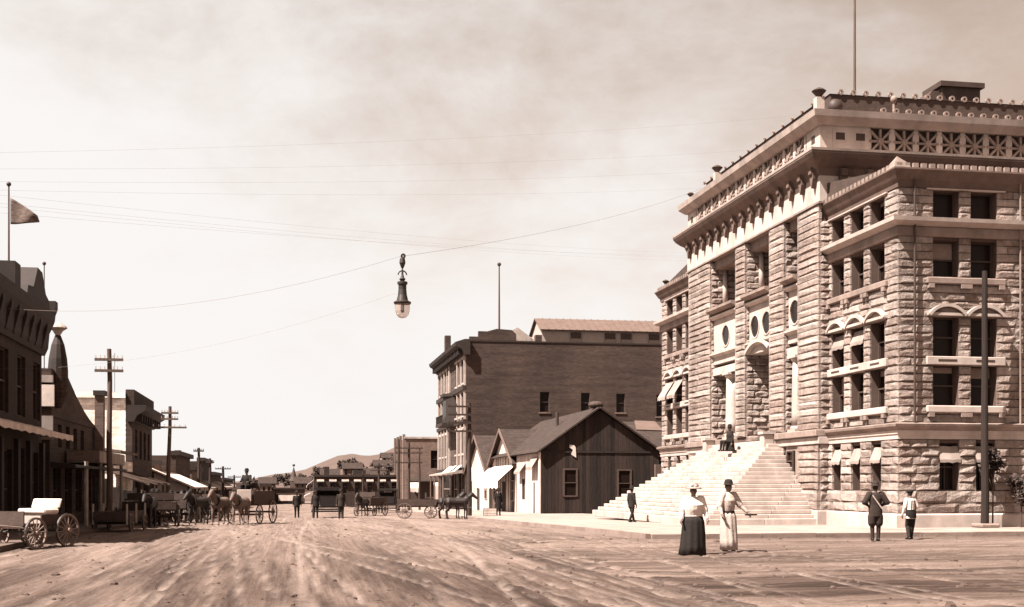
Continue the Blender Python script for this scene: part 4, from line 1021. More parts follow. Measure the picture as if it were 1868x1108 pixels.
# ------------------------------------------------------------------ the far end of the street
def block(name, label, x0, x1, y0, y1, zt, m, nwin, zw, rows=1, cat='building', roof=None, wm=sash, base=None, pitched=0.0, awn=False):
    zb = gz(min(y0, 230)) - 0.4 if base is None else base
    o = thing(name, label, cat, ((x0 + x1) / 2, y0, zb)); F = FYm(y0)
    holes = []
    hgt = (zt - zb)
    for r in range(rows):
        for i in range(nwin):
            w_ = (x1 - x0) / nwin; c = x0 + w_ * (i + 0.5)
            z0 = zw + r * hgt / max(rows, 1) * 0.9
            holes.append((c - w_ * 0.22, c + w_ * 0.22, z0, z0 + hgt * 0.36 / rows + 0.4))
    b = MB(); wall_holes(b, F, x0, x1, zb, zt, -0.4, 0, holes); b.box(x0, x1, y0 + 0.4, y1, zb, zt - 0.01); b.build('wall', m, o)
    for q in holes:
        window(F, *q, o, depth=0.18, m=wm, w=max(0.06, (q[1] - q[0]) * 0.1))
        if awn: awning(F, q[0] - 0.15, q[1] + 0.15, q[3] + 0.1, 0.35, 0.4, o, canvas2, n0=0.02, val=0.15, k=3, ribs=False)
    if pitched:
        ym = (y0 + y1) / 2
        for s in (y0 - 0.3, y1 + 0.3):
            slab_roof('roof', [(x0 - 0.3, s, zt - 0.1), (x1 + 0.3, s, zt - 0.1), (x1 + 0.3, ym, zt + pitched), (x0 - 0.3, ym, zt + pitched)], 0.12, shingle, o)
        for xx in (x0 + 0.1, x1 - 0.1): MB().add([(xx, y0, zt), (xx, y1, zt), (xx, ym, zt + pitched), (xx + 0.05, y0, zt), (xx + 0.05, y1, zt), (xx + 0.05, ym, zt + pitched)], [(0, 1, 2), (5, 4, 3), (0, 3, 4, 1), (1, 4, 5, 2), (2, 5, 3, 0)]).build('gable', m, o)
    else:
        MB().fbox(F, x0 - 0.15, x1 + 0.15, zt, zt + 0.35, -0.5, 0.2).build('cornice', trimd, o)
    return o
LD = block('long_shop_block', 'long dark low block with a row of small white awnings at the street end', 4.2, 19.0, 215, 228, 3.1, brickd, 7, 0.2, awn=True)
MB().box(6, 6.9, 219, 220, 3.4, 4.9).build('chimney', brickd, LD); MB().box(11, 13.2, 218, 221, 3.4, 4.3).build('roof_hatch', trimd, LD)
awning(FXm(4.15), 215.3, 219, 2.6, 1.0, 1.2, LD, canvas, n0=0.0, val=0.4, k=4); awning(FXm(4.15), 215.3, 221, 0.6, 0.8, 1.6, LD, canvas, n0=0.0, val=0.4, k=4)
block('brick_store', 'brown two-storey store with white banner at the far end of the street', -3.4, 3.2, 262, 274, 0.8, brickm, 3, -1.9, rows=1)
tag(MB().box(-2.2, 2.0, 261.5, 261.7, -1.6, -0.4).build('white_banner', canvas), 'white banner hung across the far brown store front', 'banner')
block('pale_store', 'narrow pale two-storey store far down the street', -6.6, -3.6, 258, 270, 1.5, brickl, 3, -0.6, rows=1)
block('brick_store', 'wide low brown store left of the narrow pale store', -15.5, -7.0, 262, 276, -0.2, brickm, 4, -2.2)
hs_ = random.Random(11)
hill_houses = [(3.5, 330, 4.2, housed, 'small brown cottage low on the hillside nearest the street end'), (11, 342, 5.0, housew, 'white cottage on the hillside above the long dark block'),
    (18, 360, 5.5, housed, 'brown house with steep roof on the hillside above the dark block'), (28, 372, 6.0, housed, 'dark broad house high on the hillside beside the brick shop'), (33, 410, 6.0, housew, 'pale house highest on the hillside, left of the brick shop'), (-6, 350, 4.5, housed, 'brown cottage at the hill foot left of the steeple'), (23, 338, 5.5, housed, 'dark cottage at the hill foot behind the long block')]
for x, y, wd, m, lab in hill_houses:
    zb = hill_h(x, y); block('hill_house', lab, x - wd / 2, x + wd / 2, y, y + 5, zb + 2.6, m, 3, zb + 0.8, cat='house', base=zb - 1.2, pitched=1.7, wm=sashw)
st = thing('church_steeple', 'small dark church steeple with ball on the hillside skyline', 'steeple', (1.2, 345, hill_h(1.2, 345)))
zb = hill_h(1.2, 345); m = MB(); m.box(0.2, 2.2, 344, 346, zb - 0.5, zb + 3.0); m.build('tower', housed, st)
MB().loft([(1.2, 345, zb + 3.0, 1.3, 1.3), (1.2, 345, zb + 4.0, 0.8, 0.8), (1.2, 345, zb + 6.8, 0.08, 0.08)], 8).build('spire', tile, st); MB().ball((1.2, 345, zb + 7.3), 0.38).build('finial', tin, st)

# ------------------------------------------------------------------ left row
FLx = -10.0
def front_windows(F, o, ys, rows, m=sash, depth=0.15):
    for a, b in ys:
        for c, d in rows: window(F, a, b, c, d, o, depth=depth, m=m, bars=0)
# L1 dark ornate building at the picture's left edge
L1 = thing('ornate_dark_building', 'dark ornate building with bracketed parapet at the left edge', 'building', (-10, 54, gz(54)))
F1 = FXp(FLx); ya, yb = 36.0, 53.4; zt = 7.9
rows1 = [(4.3, 6.6)]; yw = [(37.2 + 2.9 * i, 38.6 + 2.9 * i) for i in range(6)]
sh = [(38, 41.2, 0.7, 3.0), (42.2, 45.2, 0.7, 3.0), (46.2, 47.9, 0.1, 3.0), (48.9, 50.1, 0.9, 3.1), (51.0, 52.7, 0.6, 3.0)]
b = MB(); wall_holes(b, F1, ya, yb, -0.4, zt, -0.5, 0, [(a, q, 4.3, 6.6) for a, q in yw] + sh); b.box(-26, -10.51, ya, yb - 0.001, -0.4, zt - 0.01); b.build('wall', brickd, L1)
front_windows(F1, L1, yw, rows1)
for q in sh: window(F1, *q, L1, depth=0.2, m=(sashw if q[0] == 48.9 else sash), bars=1)
MB().fbox(F1, 48.95, 50.05, 2.2, 3.05, -0.24, -0.2).build('blind', canvas, L1)
awning(F1, 37.5, 52.9, 4.05, 0.35, 1.3, L1, canvas, n0=0.02, val=0.22, k=25)
co = MB(); co.fprof(F1, [(-0.3, 7.0), (0.12, 7.0), (0.25, 7.3), (0.3, 7.9), (0.5, 8.35), (0.55, 8.75), (-0.3, 8.75)], ya, yb + 0.05); co.build('cornice', trimd, L1)
for i in range(13): yy = ya + 0.6 + 1.3 * i; MB().fprof(F1, [(0.1, 7.1), (0.25, 7.2), (0.45, 8.0), (0.45, 8.3), (0.1, 8.3)], yy, yy + 0.28).build('bracket', trimd, L1)
MB().fpoly(F1, [(48.0, 8.75), (52.4, 8.75), (52.2, 9.1), (51.6, 9.25), (50.9, 10.0), (50.0, 10.05), (49.2, 9.2), (48.2, 9.1)], -0.3, 0.5).build('pediment', trimd, L1)
MB().fpoly(F1, [(46.0, 8.75), (46.9, 8.75), (46.9, 9.6), (46.0, 9.6)], -0.3, 0.5).build('parapet_block', trimd, L1)
MB().fprof(F1, [(0.0, 7.7), (0.4, 8.3), (0.62, 8.9), (0.62, 9.2), (0.0, 9.2)], yb - 0.45, yb + 0.08).build('cornice_end', trimd, L1)
MB().tube((-10.4, 56.1, 6), (-10.4, 56.1, 11.2), 0.025, n=6).build('flagstaff', poleL, L1); MB().ball((-10.4, 56.1, 11.25), 0.08).build('flagstaff_ball', tin, L1)
for yy in (37.4, 41.7, 45.7, 48.4, 50.55, 53.1): MB().fbox(F1, yy - 0.2, yy + 0.2, 0.0, 3.4, 0.002, 0.16).build('pilaster', trimd, L1)
# L2 turreted building
L2 = thing('turreted_building', 'narrow building with bell-shaped corner turret and curved gable on the left', 'building', (-10, 61, gz(61)))
F2 = FXp(-9.9); gy = gz(61)
h2_ = [(y, y + 1.0, 3.35, 4.35) for y in (56.4, 58.4, 60.4, 62.4)] + [(y, y + 1.8, 0.4, 2.5) for y in (55.4, 58.2, 61.0, 63.8)]
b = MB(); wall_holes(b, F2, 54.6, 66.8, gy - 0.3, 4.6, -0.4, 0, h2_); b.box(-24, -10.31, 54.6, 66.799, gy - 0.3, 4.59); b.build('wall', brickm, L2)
for q in h2_: window(F2, *q, L2, depth=0.2, m=sashw if q[2] > 3 else sash)
cv = [(54.6, 4.6), (66.8, 4.6), (66.8, 4.72)] + [(66.8 - 1.0 * i, 4.75 + 2.1 * (i / 9.0) ** 1.5) for i in range(1, 10)] + [(57.4, 7.1), (56.9, 7.1), (56.9, 6.6), (54.6, 6.6)]
MB().fpoly(F2, cv, -0.4, 0.06).build('curved_gable', brickm, L2)
t = thing; tx, ty = -9.75, 55.6
MB().loft([(tx, ty, 5.0, 0.15, 0.15), (tx, ty, 5.6, 0.42, 0.42), (tx, ty, 6.6, 0.42, 0.42)], 12).build('turret', brickm, L2)
tu = MB().loft([(tx, ty, 6.6, 0.42, 0.42), (tx, ty, 7.1, 0.38, 0.38), (tx, ty, 7.7, 0.27, 0.27), (tx, ty, 8.1, 0.12, 0.12)], 12).build('turret_spire', trimd, L2)
MB().loft([(tx, ty, 8.1, 0.10, 0.10), (tx, ty, 8.3, 0.22, 0.22), (tx, ty, 8.42, 0.40, 0.40), (tx, ty, 8.5, 0.34, 0.34), (tx, ty, 8.62, 0.18, 0.18)], 12).build('turret_cap', triml, tu)
MB().box(-10.9, -9.7, 54.44, 54.58, 5.0, 5.9).build('sign_board', canvas, L2)
MB().box(-10.5, -9.75, 54.44, 54.58, 3.6, 4.6).build('sign_board', canvas2, L2)
MB().box(-11.6, -9.75, 54.42, 54.6, 6.0, 6.3).build('side_coping', triml, L2)
MB().fbox(F2, 58.0, 66.6, 2.7, 3.25, 0.1, 1.5).build('balcony_sign', brickl, L2)
for i in range(22): MB().fbox(F2, 58.1 + 0.39 * i, 58.4 + 0.39 * i, 2.72, 3.22, 1.5, 1.53).build('sign_slat', triml, L2)
for yy in (55.0, 59.0, 62.6, 66.2): MB().tube((-8.5, yy, gy), (-8.5, yy, 2.7), 0.09, n=8).build('verandah_post', triml, L2)
vr = MB(); vr.fprof(F2, [(0.0, 2.45), (1.6, 2.4), (1.6, 2.5), (0.0, 2.68)], 54.8, 66.7); vr.build('verandah_roof', trimd, L2)
MB().fbox(F2, 66.3, 66.85, gy, 6.3, 0.07, 0.5).build('pilaster', brickl, L2)
MB().fbox(F2, 66.2, 66.95, 6.3, 6.55, 0.0, 0.6).build('pilaster_cap', trimd, L2)
# L3 low whitewashed shop, L4 tall whitewashed block with dark front
L3 = block('whitewashed_shop', 'low whitewashed shop with sloping roof before the tall white-sided block', -15, -9.6, 72.5, 80, 3.1, limewash, 2, 0.9, wm=sashw)
slab_roof('roof', [(-15.2, 72.2, 4.3), (-9.3, 72.2, 3.5), (-9.3, 80, 3.5), (-15.2, 80, 4.3)], 0.15, roofl, L3)
L4 = thing('white_sided_block', 'tall block with bright whitewashed side wall and dark corniced brick front', 'building', (-10, 82, gz(82)))
g4 = gz(85); F4 = FXp(-9.8); h4 = [(y, y + 1.2, z, z + 1.9) for y in (83, 85.4, 87.8, 90.2) for z in (3.4,)] + [(83, 86, -0.2, 2.3), (87.5, 91, -0.2, 2.3)]
b = MB(); wall_holes(b, F4, 81.5, 93, g4 - 0.3, 7.5, -0.4, 0, h4); b.build('front_wall', brickm, L4)
for q in h4: window(F4, *q, L4, depth=0.2)
b = MB(); b.box(-24, -10.21, 81.5, 93, g4 - 0.3, 7.2); b.build('wall', limewash, L4)
MB().box(-24, -10.2, 81.3, 81.6, 7.2, 7.55).build('coping', limewash, L4)
co = MB(); co.fprof(F4, [(-0.3, 5.7), (0.15, 5.7), (0.35, 6.1), (0.85, 6.4), (0.9, 6.75), (-0.3, 6.75)], 81.0, 93.2); co.build('cornice', trimd, L4)
MB().fbox(F4, 81.45, 93.1, 6.75, 7.75, -0.4, 0.12).build('parapet', brickd, L4)
for i in range(9): MB().fbox(F4, 81.6 + 1.4 * i, 81.9 + 1.4 * i, 5.75, 6.35, 0.15, 0.6).build('bracket', trimd, L4)
MB().tube((-11.2, 84, 7), (-11.2, 84, 10.3), 0.02, n=5).build('flagstaff', poleL, L4)
# pale lean-to roof over the boardwalk, and low shops running away
L5 = block('low_shop', 'low shop with broad pale lean-to roof over the boardwalk', -16, -9.6, 96, 110, 3.2, brickl, 2, 0.6)
slab_roof('lean_to_roof', [(-12.0, 93.6, 3.7), (-6.9, 93.6, 1.45), (-6.9, 109, 1.45), (-12.0, 109, 3.7)], 0.1, canvas, L5)
MB().fpoly(FYm(94.4), [(-9.8, 1.2), (-7.4, 1.2), (-7.4, 1.6), (-9.8, 2.6)], -0.1, 0).build('awning_end', canvas, L5)
for yy in (94, 99, 104, 108.6): MB().tube((-7.1, yy, gz(yy)), (-7.1, yy, 1.55), 0.07, n=6).build('awning_post', plankw, L5)
left_far = [(112, 128, 4.3, brickm, 'brown brick shop with flat parapet, third beyond the white-sided block'), (130, 142, 3.2, brickl, 'pale low brick shop between two taller brown ones on the left'), (144, 160, 4.4, brickd, 'dark brick shop with stepped front far down the left side'), (163, 185, 3.0, brickm, 'long low brown shop far down the left side'), (190, 225, 2.4, brickd, 'last dark low shop before the hill foot on the left')]
for (y0, y1, zt, m, lab) in left_far:
    o = thing('shop_front', lab, 'shop', (-10, y0, gz(y0))); F = FXp(-9.8); n = int((y1 - y0) / 3)
    hh = [(y0 + 0.8 + 3 * i, y0 + 2.4 + 3 * i, -0.3, 1.6) for i in range(n)]
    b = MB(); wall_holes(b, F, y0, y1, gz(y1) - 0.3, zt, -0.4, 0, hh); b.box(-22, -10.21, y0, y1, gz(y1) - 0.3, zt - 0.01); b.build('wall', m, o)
    for q in hh: window(F, *q, o, depth=0.2)
    MB().fbox(F, y0 - 0.1, y1 + 0.1, zt, zt + 0.4, -0.5, 0.35).build('cornice', trimd, o)
    awning(F, y0 + 0.5, y1 - 0.5, 2.2, 0.8, 1.8, o, canvas2, n0=0.02, val=0.3, k=9)
    MB().box(-13, -12.3, y0 + 3, y0 + 3.7, zt, zt + 1.3).build('chimney', m, o)
    if y0 == 112: MB().fbox(FYm(112), -13.2, -11.6, 1.4, 2.6, -0.02, 0.05).build('painted_panel', canvas, o)
# far left of the street: one more block to close the view beside the hill
block('gable_house', 'small gabled house at the left of the far street end', -22, -16.5, 240, 248, 1.2, housed, 3, -1.2, pitched=1.8, cat='house')

# ------------------------------------------------------------------ telegraph poles, lamp and wires
def pole(x, y, top, arms, label, m=poleM, r=0.16, lean=0.0, name='telegraph_pole', arm_l=1.25, ry=0.0, group='telegraph poles'):
    zb = gz(y); o = thing(name, label, 'pole', (x, y, zb), 0, group)
    tx = x + lean
    mb = MB(); k = 6; rs = []
    for i in range(k + 1):
        t = i / k; rs.append((x + lean * t + 0.02 * math.sin(i * 2 + x), y + 0.02 * math.cos(i * 1.7), zb - 0.3 + (top - zb + 0.3) * t, r * (1 - 0.35 * t), r * (1 - 0.35 * t)))
    mb.loft(rs, 10); mb.build('shaft', m, o)
    for z, L in arms:
        t = (z - zb) / (top - zb); cx = x + lean * t
        a = MB(); a.box(cx - L, cx + L, y - 0.22, y - 0.12, z - 0.06, z + 0.06); ar = a.build('cross_arm', m, o)
        for s in (-0.92, -0.6, -0.3, 0.3, 0.6, 0.92):
            MB().tube((cx + L * s, y - 0.17, z + 0.06), (cx + L * s, y - 0.17, z + 0.2), 0.035, 0.025, n=6).build('insulator', globe if m is poleL else iron, ar)
    return o
pole(-8.0, 58.3, 7.85, [(7.35, 0.62), (6.85, 0.62)], 'tall sunlit pole with two short arms before the white-sided block', poleL, 0.15)
pole(-7.95, 84.6, 6.9, [(6.45, 0.55), (6.05, 0.55), (5.5, 1.1)], 'leaning pole with one long lowest arm beside the lean-to roof', poleL, 0.16, lean=0.2)
pole(-7.9, 113, 5.0, [(4.7, 0.45)], 'third pole along the left boardwalk, one arm', poleM, 0.16)
pole(-7.6, 124, 4.3, [(3.9, 0.4)], 'bare dark pole close behind the third left pole', poleM, 0.17)
pole(-7.7, 150, 3.9, [(3.6, 0.9)], 'small dark pole far down the left boardwalk', poleM, 0.2)
pole(-7.6, 178, 3.1, [(2.8, 0.9)], 'tiny pole nearest the far end of the left boardwalk', poleM, 0.18)
pole(11.9, 82.3, 7.2, [(6.95, 1.5), (6.4, 1.5), (5.85, 1.5), (5.3, 1.5)], 'dark pole with four long arms at the right kerb by the horses', poleM, 0.18)
pole(12.2, 128, 6.1, [(5.5, 1.4), (5.0, 1.4), (4.0, 1.4)], 'dark pole with three wide arms before the two-storey brick shop', poleM, 0.17)
pole(13.6, 131, 5.6, [], 'bare dark pole just right of the three-armed pole', poleM, 0.13)
pole(10.6, 122, 6.2, [], 'short thick dark post left of the three-armed pole', poleM, 0.16)
pole(12.2, 172, 4.7, [(4.3, 1.2), (3.7, 1.2)], 'distant right-hand pole before the long dark block', poleM, 0.2)
pole(10.5, 180, 3.6, [(3.2, 1.0)], 'farthest right-hand pole, left of the distant two-armed one', poleM, 0.17)
pole(25.28, 41.9, 9.6, [], 'bare dark pole standing before the courthouse side wall', mat('black_pole_wood', 0.018, 0.4, 3.0, 0.9, 0.4, 8.0, stretch=(4, 4, 0.4)), 0.15)
b_ = MB(); b_.box(24.95, 25.7, 41.55, 42.3, 0.13, 0.28); tag(b_.build('pole_footing', kerbm, bevel=0.04), 'low pale stone footing at the foot of the courthouse pole', 'footing')

# flagpole with flag at the left edge (stands on the roof of the ornate building)
fpx, fpy = -10.6, 50.2
FPO = thing('roof_flagpole', 'slim roof flagpole with ball above the ornate dark building', 'flagpole', (fpx, fpy, 7.9))
MB().tube((fpx, fpy, 7.9), (fpx, fpy, 13.2), 0.045, 0.03, n=8).build('staff', poleL, FPO); MB().ball((fpx, fpy, 13.25), 0.09).build('staff_ball', tin, FPO)
def flag():
    mb = MB(); nx, ny = 14, 10; vs = []; fs = []
    for s in (0, 1):
        for j in range(ny + 1):
            for i in range(nx + 1):
                u, v = i / nx, j / ny
                x = 0.06 + 1.05 * u * (0.95 + 0.05 * v); fall = 0.75 * u ** 1.2
                z = -1.0 * v * (1 - 0.78 * u ** 1.3) - fall * 0.86
                y = 0.10 * math.sin(5.5 * u + 2.2 * v) * u + s * 0.012
                vs.append((fpx + x, fpy + y, 12.72 + z))
    q = (nx + 1) * (ny + 1)
    for j in range(ny):
        for i in range(nx):
            a = j * (nx + 1) + i; fs.append((a, a + 1, a + nx + 2, a + nx + 1)); fs.append((q + a, q + a + nx + 1, q + a + nx + 2, q + a + 1))
    ed = list(range(nx + 1)) + [j * (nx + 1) + nx for j in range(1, ny + 1)] + [ny * (nx + 1) + i for i in range(nx - 1, -1, -1)] + [j * (nx + 1) for j in range(ny - 1, 0, -1)]
    for a, b in zip(ed, ed[1:] + ed[:1]): fs.append((a, b, q + b, q + a))
    mb.add(vs, fs); m = mat('striped_flag_cloth', 0.12, 0.75, 4.5, 0.9, stretch=(1.0, 1.0, 2.2))
    tag(mb.build('flag', m, smooth=True), 'drooping patterned flag flying at the left edge', 'flag')
flag()

# hanging arc lamp over the street
lx, ly, lz = 3.05, 33.9, 0.0
LP = thing('arc_street_lamp', 'dark arc lamp with glass globe hanging from a wire over the street', 'street lamp', (lx, ly, 6.25))
def lat(pr, name, m, n=20, parent=LP): return MB().loft([(lx, ly, z, r, r) for z, r in pr], n).build(name, m, parent, smooth=False)
lat([(6.27, 0.03), (6.29, 0.10), (6.35, 0.16), (6.46, 0.195), (6.58, 0.205), (6.66, 0.205)], 'glass_globe', globe)
lat([(6.42, 0.02), (6.45, 0.045), (6.6, 0.045), (6.66, 0.03)], 'carbon_electrode', iron, 8)
lat([(6.65, 0.22), (6.68, 0.24), (6.71, 0.24), (6.75, 0.16)], 'globe_collar', iron)
lat([(6.75, 0.16), (6.9, 0.125), (7.05, 0.11), (7.18, 0.11), (7.2, 0.14), (7.26, 0.14), (7.28, 0.08)], 'housing', iron)
lat([(7.28, 0.05), (7.34, 0.09), (7.38, 0.05), (7.46, 0.03), (7.6, 0.025)], 'neck', iron)
k = MB(); k.ring(FYm(ly), lx, 7.45, 0.10, 0.13, -0.02, 0.02, 0, 180, 12); k.build('hanger_hoop', iron, LP)
lat([(7.62, 0.02), (7.68, 0.05), (7.78, 0.085), (7.90, 0.07), (7.93, 0.03)], 'pulley_block', iron)
MB().ring(FYm(ly), lx + 0.02, 7.97, 0.02, 0.07, -0.03, 0.03, k=12).build('pulley', iron, LP)
lat([(7.55, 0.008), (7.63, 0.008)], 'link', iron, 6)

def wire(p0, p1, sag, label, r=0.006, k=24):
    p0, p1 = Vector(p0), Vector(p1); pts = [p0.lerp(p1, i / k) - Vector((0, 0, 4 * sag * (i / k) * (1 - i / k))) for i in range(k + 1)]
    n = 5; vs = []; fs = []
    d = (p1 - p0).normalized(); a = d.cross(Vector((0, 0, 1))).normalized(); b = a.cross(d)
    for p in pts: vs += [tuple(p + (a * math.cos(2 * math.pi * i / n) + b * math.sin(2 * math.pi * i / n)) * r) for i in range(n)]
    for j in range(k): fs += [(j * n + i, j * n + (i + 1) % n, (j + 1) * n + (i + 1) % n, (j + 1) * n + i) for i in range(n)]
    fs += [tuple(range(n)), tuple(k * n + i for i in range(n))]
    o = MB().add(vs, fs).build('overhead_wire', wireM); tag(o, label, 'wire', 'overhead wires'); return o
wire((lx + 0.03, ly, 7.97), (21.4, 61.3, 17.2), 0.35, 'wire from the hanging lamp up to the courthouse parapet', 0.0045)
wire((lx - 0.03, ly, 7.97), (-13.5, 47.5, 8.6), 1.05, 'sagging wire from the hanging lamp to the left roofs', 0.0045)
wire((-16, 50, 6.6), (2.9, 34.2, 7.0), 1.2, 'lowest sagging wire from the left roofs towards the hanging lamp', 0.0025)
wires = [((-7.2, 29.7, 8.06), (24, 71.9, 15.29), 'first of the wire bundle dipping behind the courthouse, lowest'), ((-7.2, 29.7, 8.14), (24, 71.9, 15.48), 'second of the wire bundle dipping behind the courthouse'),
    ((-7.2, 29.7, 8.33), (24, 71.9, 15.75), 'topmost of the wire bundle dipping behind the courthouse'), ((-7.2, 29.7, 7.91), (24, 71.9, 15.62), 'steepest of the wire bundle dipping behind the courthouse'),
    ((-7.7, 31.9, 9.37), (20.9, 49.5, 16.0), 'faint high wire over the hanging lamp to the courthouse cornice corner'), ((-7.7, 31.9, 9.07), (21.0, 52.5, 15.9), 'faint high wire below the cornice-corner wire'),
    ((-7.7, 31.9, 8.87), (21.0, 56, 15.9), 'lowest of the faint high wires to the courthouse cornice'), ((-7.7, 31.9, 9.75), (21.3, 48.8, 17.2), 'highest faint wire to the courthouse parapet corner'),
    ((31.2, 50.3, 18.5), (18.7, 27.1, 12.3), 'short wire rising off the courthouse roof at the right edge')]
for p0, p1, lab in wires: wire(p0, p1, 0.25, lab, 0.0018)

# ------------------------------------------------------------------ people
def remesh(o, vox):
    r = o.modifiers.new('remesh', 'REMESH'); r.mode = 'VOXEL'; r.voxel_size = vox; r.use_smooth_shade = True
    s = o.modifiers.new('smooth', 'SMOOTH'); s.factor = 0.5; s.iterations = 3
    return o
def hand_blobs(mb, w, d, side, s=1.0):
    """palm and five fingers from wrist w along direction d"""
    d = Vector(d).normalized(); up = Vector((side, 0, 0.2)); a = d.cross(up).normalized(); b = a.cross(d).normalized()
    w = Vector(w); p = w + d * 0.055 * s
    mb.cap(w, p + d * 0.015, 0.026 * s, 0.034 * s, 8)
    for k, (off, L) in enumerate(((-0.032, 0.062), (-0.011, 0.075), (0.011, 0.07), (0.032, 0.055))):
        r0 = p + a * off * s + d * 0.025 * s; m = r0 + d * L * 0.55 * s - b * 0.012; e = m + d * L * 0.4 * s - b * 0.028
        mb.cap(r0, m, 0.0105 * s, 0.0095 * s, 6); mb.cap(m, e, 0.0095 * s, 0.008 * s, 6)
    r0 = w + a * -0.03 * s + d * 0.02; m = r0 + (d * 0.7 - a * 0.7) * 0.045 * s; e = m + d * 0.032 * s
    mb.cap(r0, m, 0.013 * s, 0.011 * s, 6); mb.cap(m, e, 0.011 * s, 0.009 * s, 6)
def person(label, loc, rz, H=1.72, kind='suit', top=clothd, low=clothd, hat='derby', hatm=felt, arms=None, legs=None, girth=1.0, vox=0.011, head_turn=0.0, lean=0.0, z=None, group=None, long_coat=False, sit=False, puff=0.0, beltm=None):
    P = thing('person', label, 'person', (loc[0], loc[1], ground_h(*loc) if z is None else z), rz, group)
    f = H / 1.72; G = girth
    hip, kn, an, sh, nk = 0.90 * f, 0.48 * f, 0.075 * f, 1.41 * f, 1.47 * f
    hx, sx = 0.095 * f * G, (0.175 if kind == 'suit' else 0.155) * f * (0.6 + 0.4 * G)
    A = arms or [((0.06, -0.01, -0.29), (0.03, 0.07, -0.26)), ((0.06, -0.01, -0.29), (0.03, 0.07, -0.26))]
    Lg = legs or [((0.0, 0.02), (0.02, 0.0)), ((0.0, 0.02), (0.02, 0.0))]     # knee offset (x, y), foot offset (x, y)
    ln = lambda zz: lean * max(0.0, zz - hip)
    J = []
    for i, s in enumerate((-1, 1)):
        S = Vector((s * sx, ln(sh), sh)); e, h = A[i]
        E = S + Vector((s * e[0], e[1], e[2])) * f; Hn = E + Vector((s * h[0], h[1], h[2])) * f
        hp = Vector((s * hx, 0, hip)); k, ft = Lg[i]
        if sit: Kn = hp + Vector((0.02 * s, 0.42 * f, 0.02)); An = Kn + Vector((0, 0.04, -0.42 * f))
        else: Kn = Vector((s * (hx * 0.95) + k[0], k[1], kn)); An = Vector((s * hx * 0.85 + s * ft[0], ft[1], an))
        J.append((S, E, Hn, hp, Kn, An))
    # one continuous body
    b = MB(); y_ = lambda zz: ln(zz)
    b.loft([(0, 0, hip - 0.06, 0.14 * G, 0.11 * G), (0, 0, hip + 0.02, 0.165 * G, 0.12 * G), (0, y_(1.1), 1.10 * f, 0.135 * G, 0.10 * G), (0, y_(1.28), 1.28 * f, 0.16 * G, 0.115 * G), (0, y_(1.4), 1.40 * f, 0.165, 0.10), (0, y_(1.46), 1.455 * f, 0.075, 0.07)], 16)
    hc = Vector((0, ln(1.6 * f) + 0.025, 1.612 * f))
    b.cap((0, ln(sh), sh), (0, hc.y - 0.02, 1.54 * f), 0.058, 0.055, 10)
    b.ball(hc, (0.076 * f, 0.095 * f, 0.113 * f), 14, 10)
    t = head_turn; fx, fy = -math.sin(t), math.cos(t); rx_, ry_ = fy, -fx
    def hp_(a_, b_, c_): return (hc.x + a_ * rx_ + b_ * fx, hc.y + a_ * ry_ + b_ * fy, hc.z + c_)
    b.ball(hp_(0, 0.03, -0.07 * f), (0.05, 0.055, 0.045), 10, 8)                    # jaw
    b.cap(hp_(0, 0.085, 0.02), hp_(0, 0.108, -0.018), 0.011, 0.015, 6)               # nose
    for s in (-1, 1): b.ball(hp_(s * 0.078, -0.005, 0.0), (0.014, 0.022, 0.032), 8, 6)   # ears
    b.ball(hp_(0, 0.09, -0.052), (0.024, 0.012, 0.009), 8, 6)                        # lips
    for i, s in enumerate((-1, 1)):
        S, E, Hn, hp, Kn, An = J[i]
        b.cap(S, E, 0.052, 0.041, 8); b.cap(E, Hn, 0.040, 0.027, 8); hand_blobs(b, Hn, Hn - E, s)
        b.cap(hp, Kn, 0.085, 0.058, 8); b.cap(Kn, An, 0.056, 0.038, 8)
        b.cap(An + Vector((0, -0.03, -0.03)), An + Vector((0, 0.15, -0.045)), 0.036, 0.028, 8)
    remesh(b.build('body', skin, P, local=True), vox)
    for s in (-1, 1):                                                                # eyes
        MB().ball(hp_(s * 0.031, 0.088, 0.018), (0.013, 0.009, 0.010), 8, 6).build('eye', hair, P, local=True)
    hr = MB(); hr.ball((hc.x - fx * 0.022, hc.y - fy * 0.022, hc.z + 0.026), (0.086 * f, 0.098 * f, 0.103 * f), 14, 10)
    if kind == 'dress': hr.ball((hc.x - fx * 0.09, hc.y - fy * 0.09, hc.z + 0.03), (0.06, 0.055, 0.055), 10, 8)
    hr.build('hair', hair, P, smooth=True, local=True)
    # upper garment
    c = MB()
    if kind == 'suit':
        bz = hip - (0.16 if not long_coat else 0.46) * f
        fl = 1.0 if not long_coat else 1.22
        rings = [(0, 0, bz, 0.20 * G * fl, 0.15 * G * fl)]
        if long_coat: rings.append((0, 0, hip - 0.18, 0.20 * G * 1.06, 0.15 * G * 1.08))
        rings += [(0, 0, hip + 0.02, 0.19 * G, 0.143 * G), (0, y_(1.1), 1.10 * f, 0.168 * G, 0.128 * G), (0, y_(1.28), 1.28 * f, 0.187 * G, 0.137 * G), (0, y_(1.4), 1.41 * f, 0.185, 0.12), (0, y_(1.47), 1.475 * f, 0.075, 0.072)]
    else:
        rings = [(0, 0, hip + 0.06, 0.165 * G, 0.13 * G), (0, 0, hip + 0.12, 0.16 * G, 0.125 * G), (0, y_(1.15) + 0.02, 1.16 * f, 0.175 * G, 0.145 * G), (0, y_(1.28) + 0.025, 1.28 * f, 0.185 * G, 0.155 * G), (0, y_(1.4), 1.41 * f, 0.17, 0.12), (0, y_(1.47), 1.49 * f, 0.062, 0.062)]
    c.loft(rings, 18)
    for i in range(2):
        S, E, Hn = J[i][:3]
        c.cap(S, E, 0.075 + puff, 0.058 + puff * 0.9, 10); c.cap(E, E.lerp(Hn, 0.93), 0.056 + puff * 0.5, 0.040, 10)
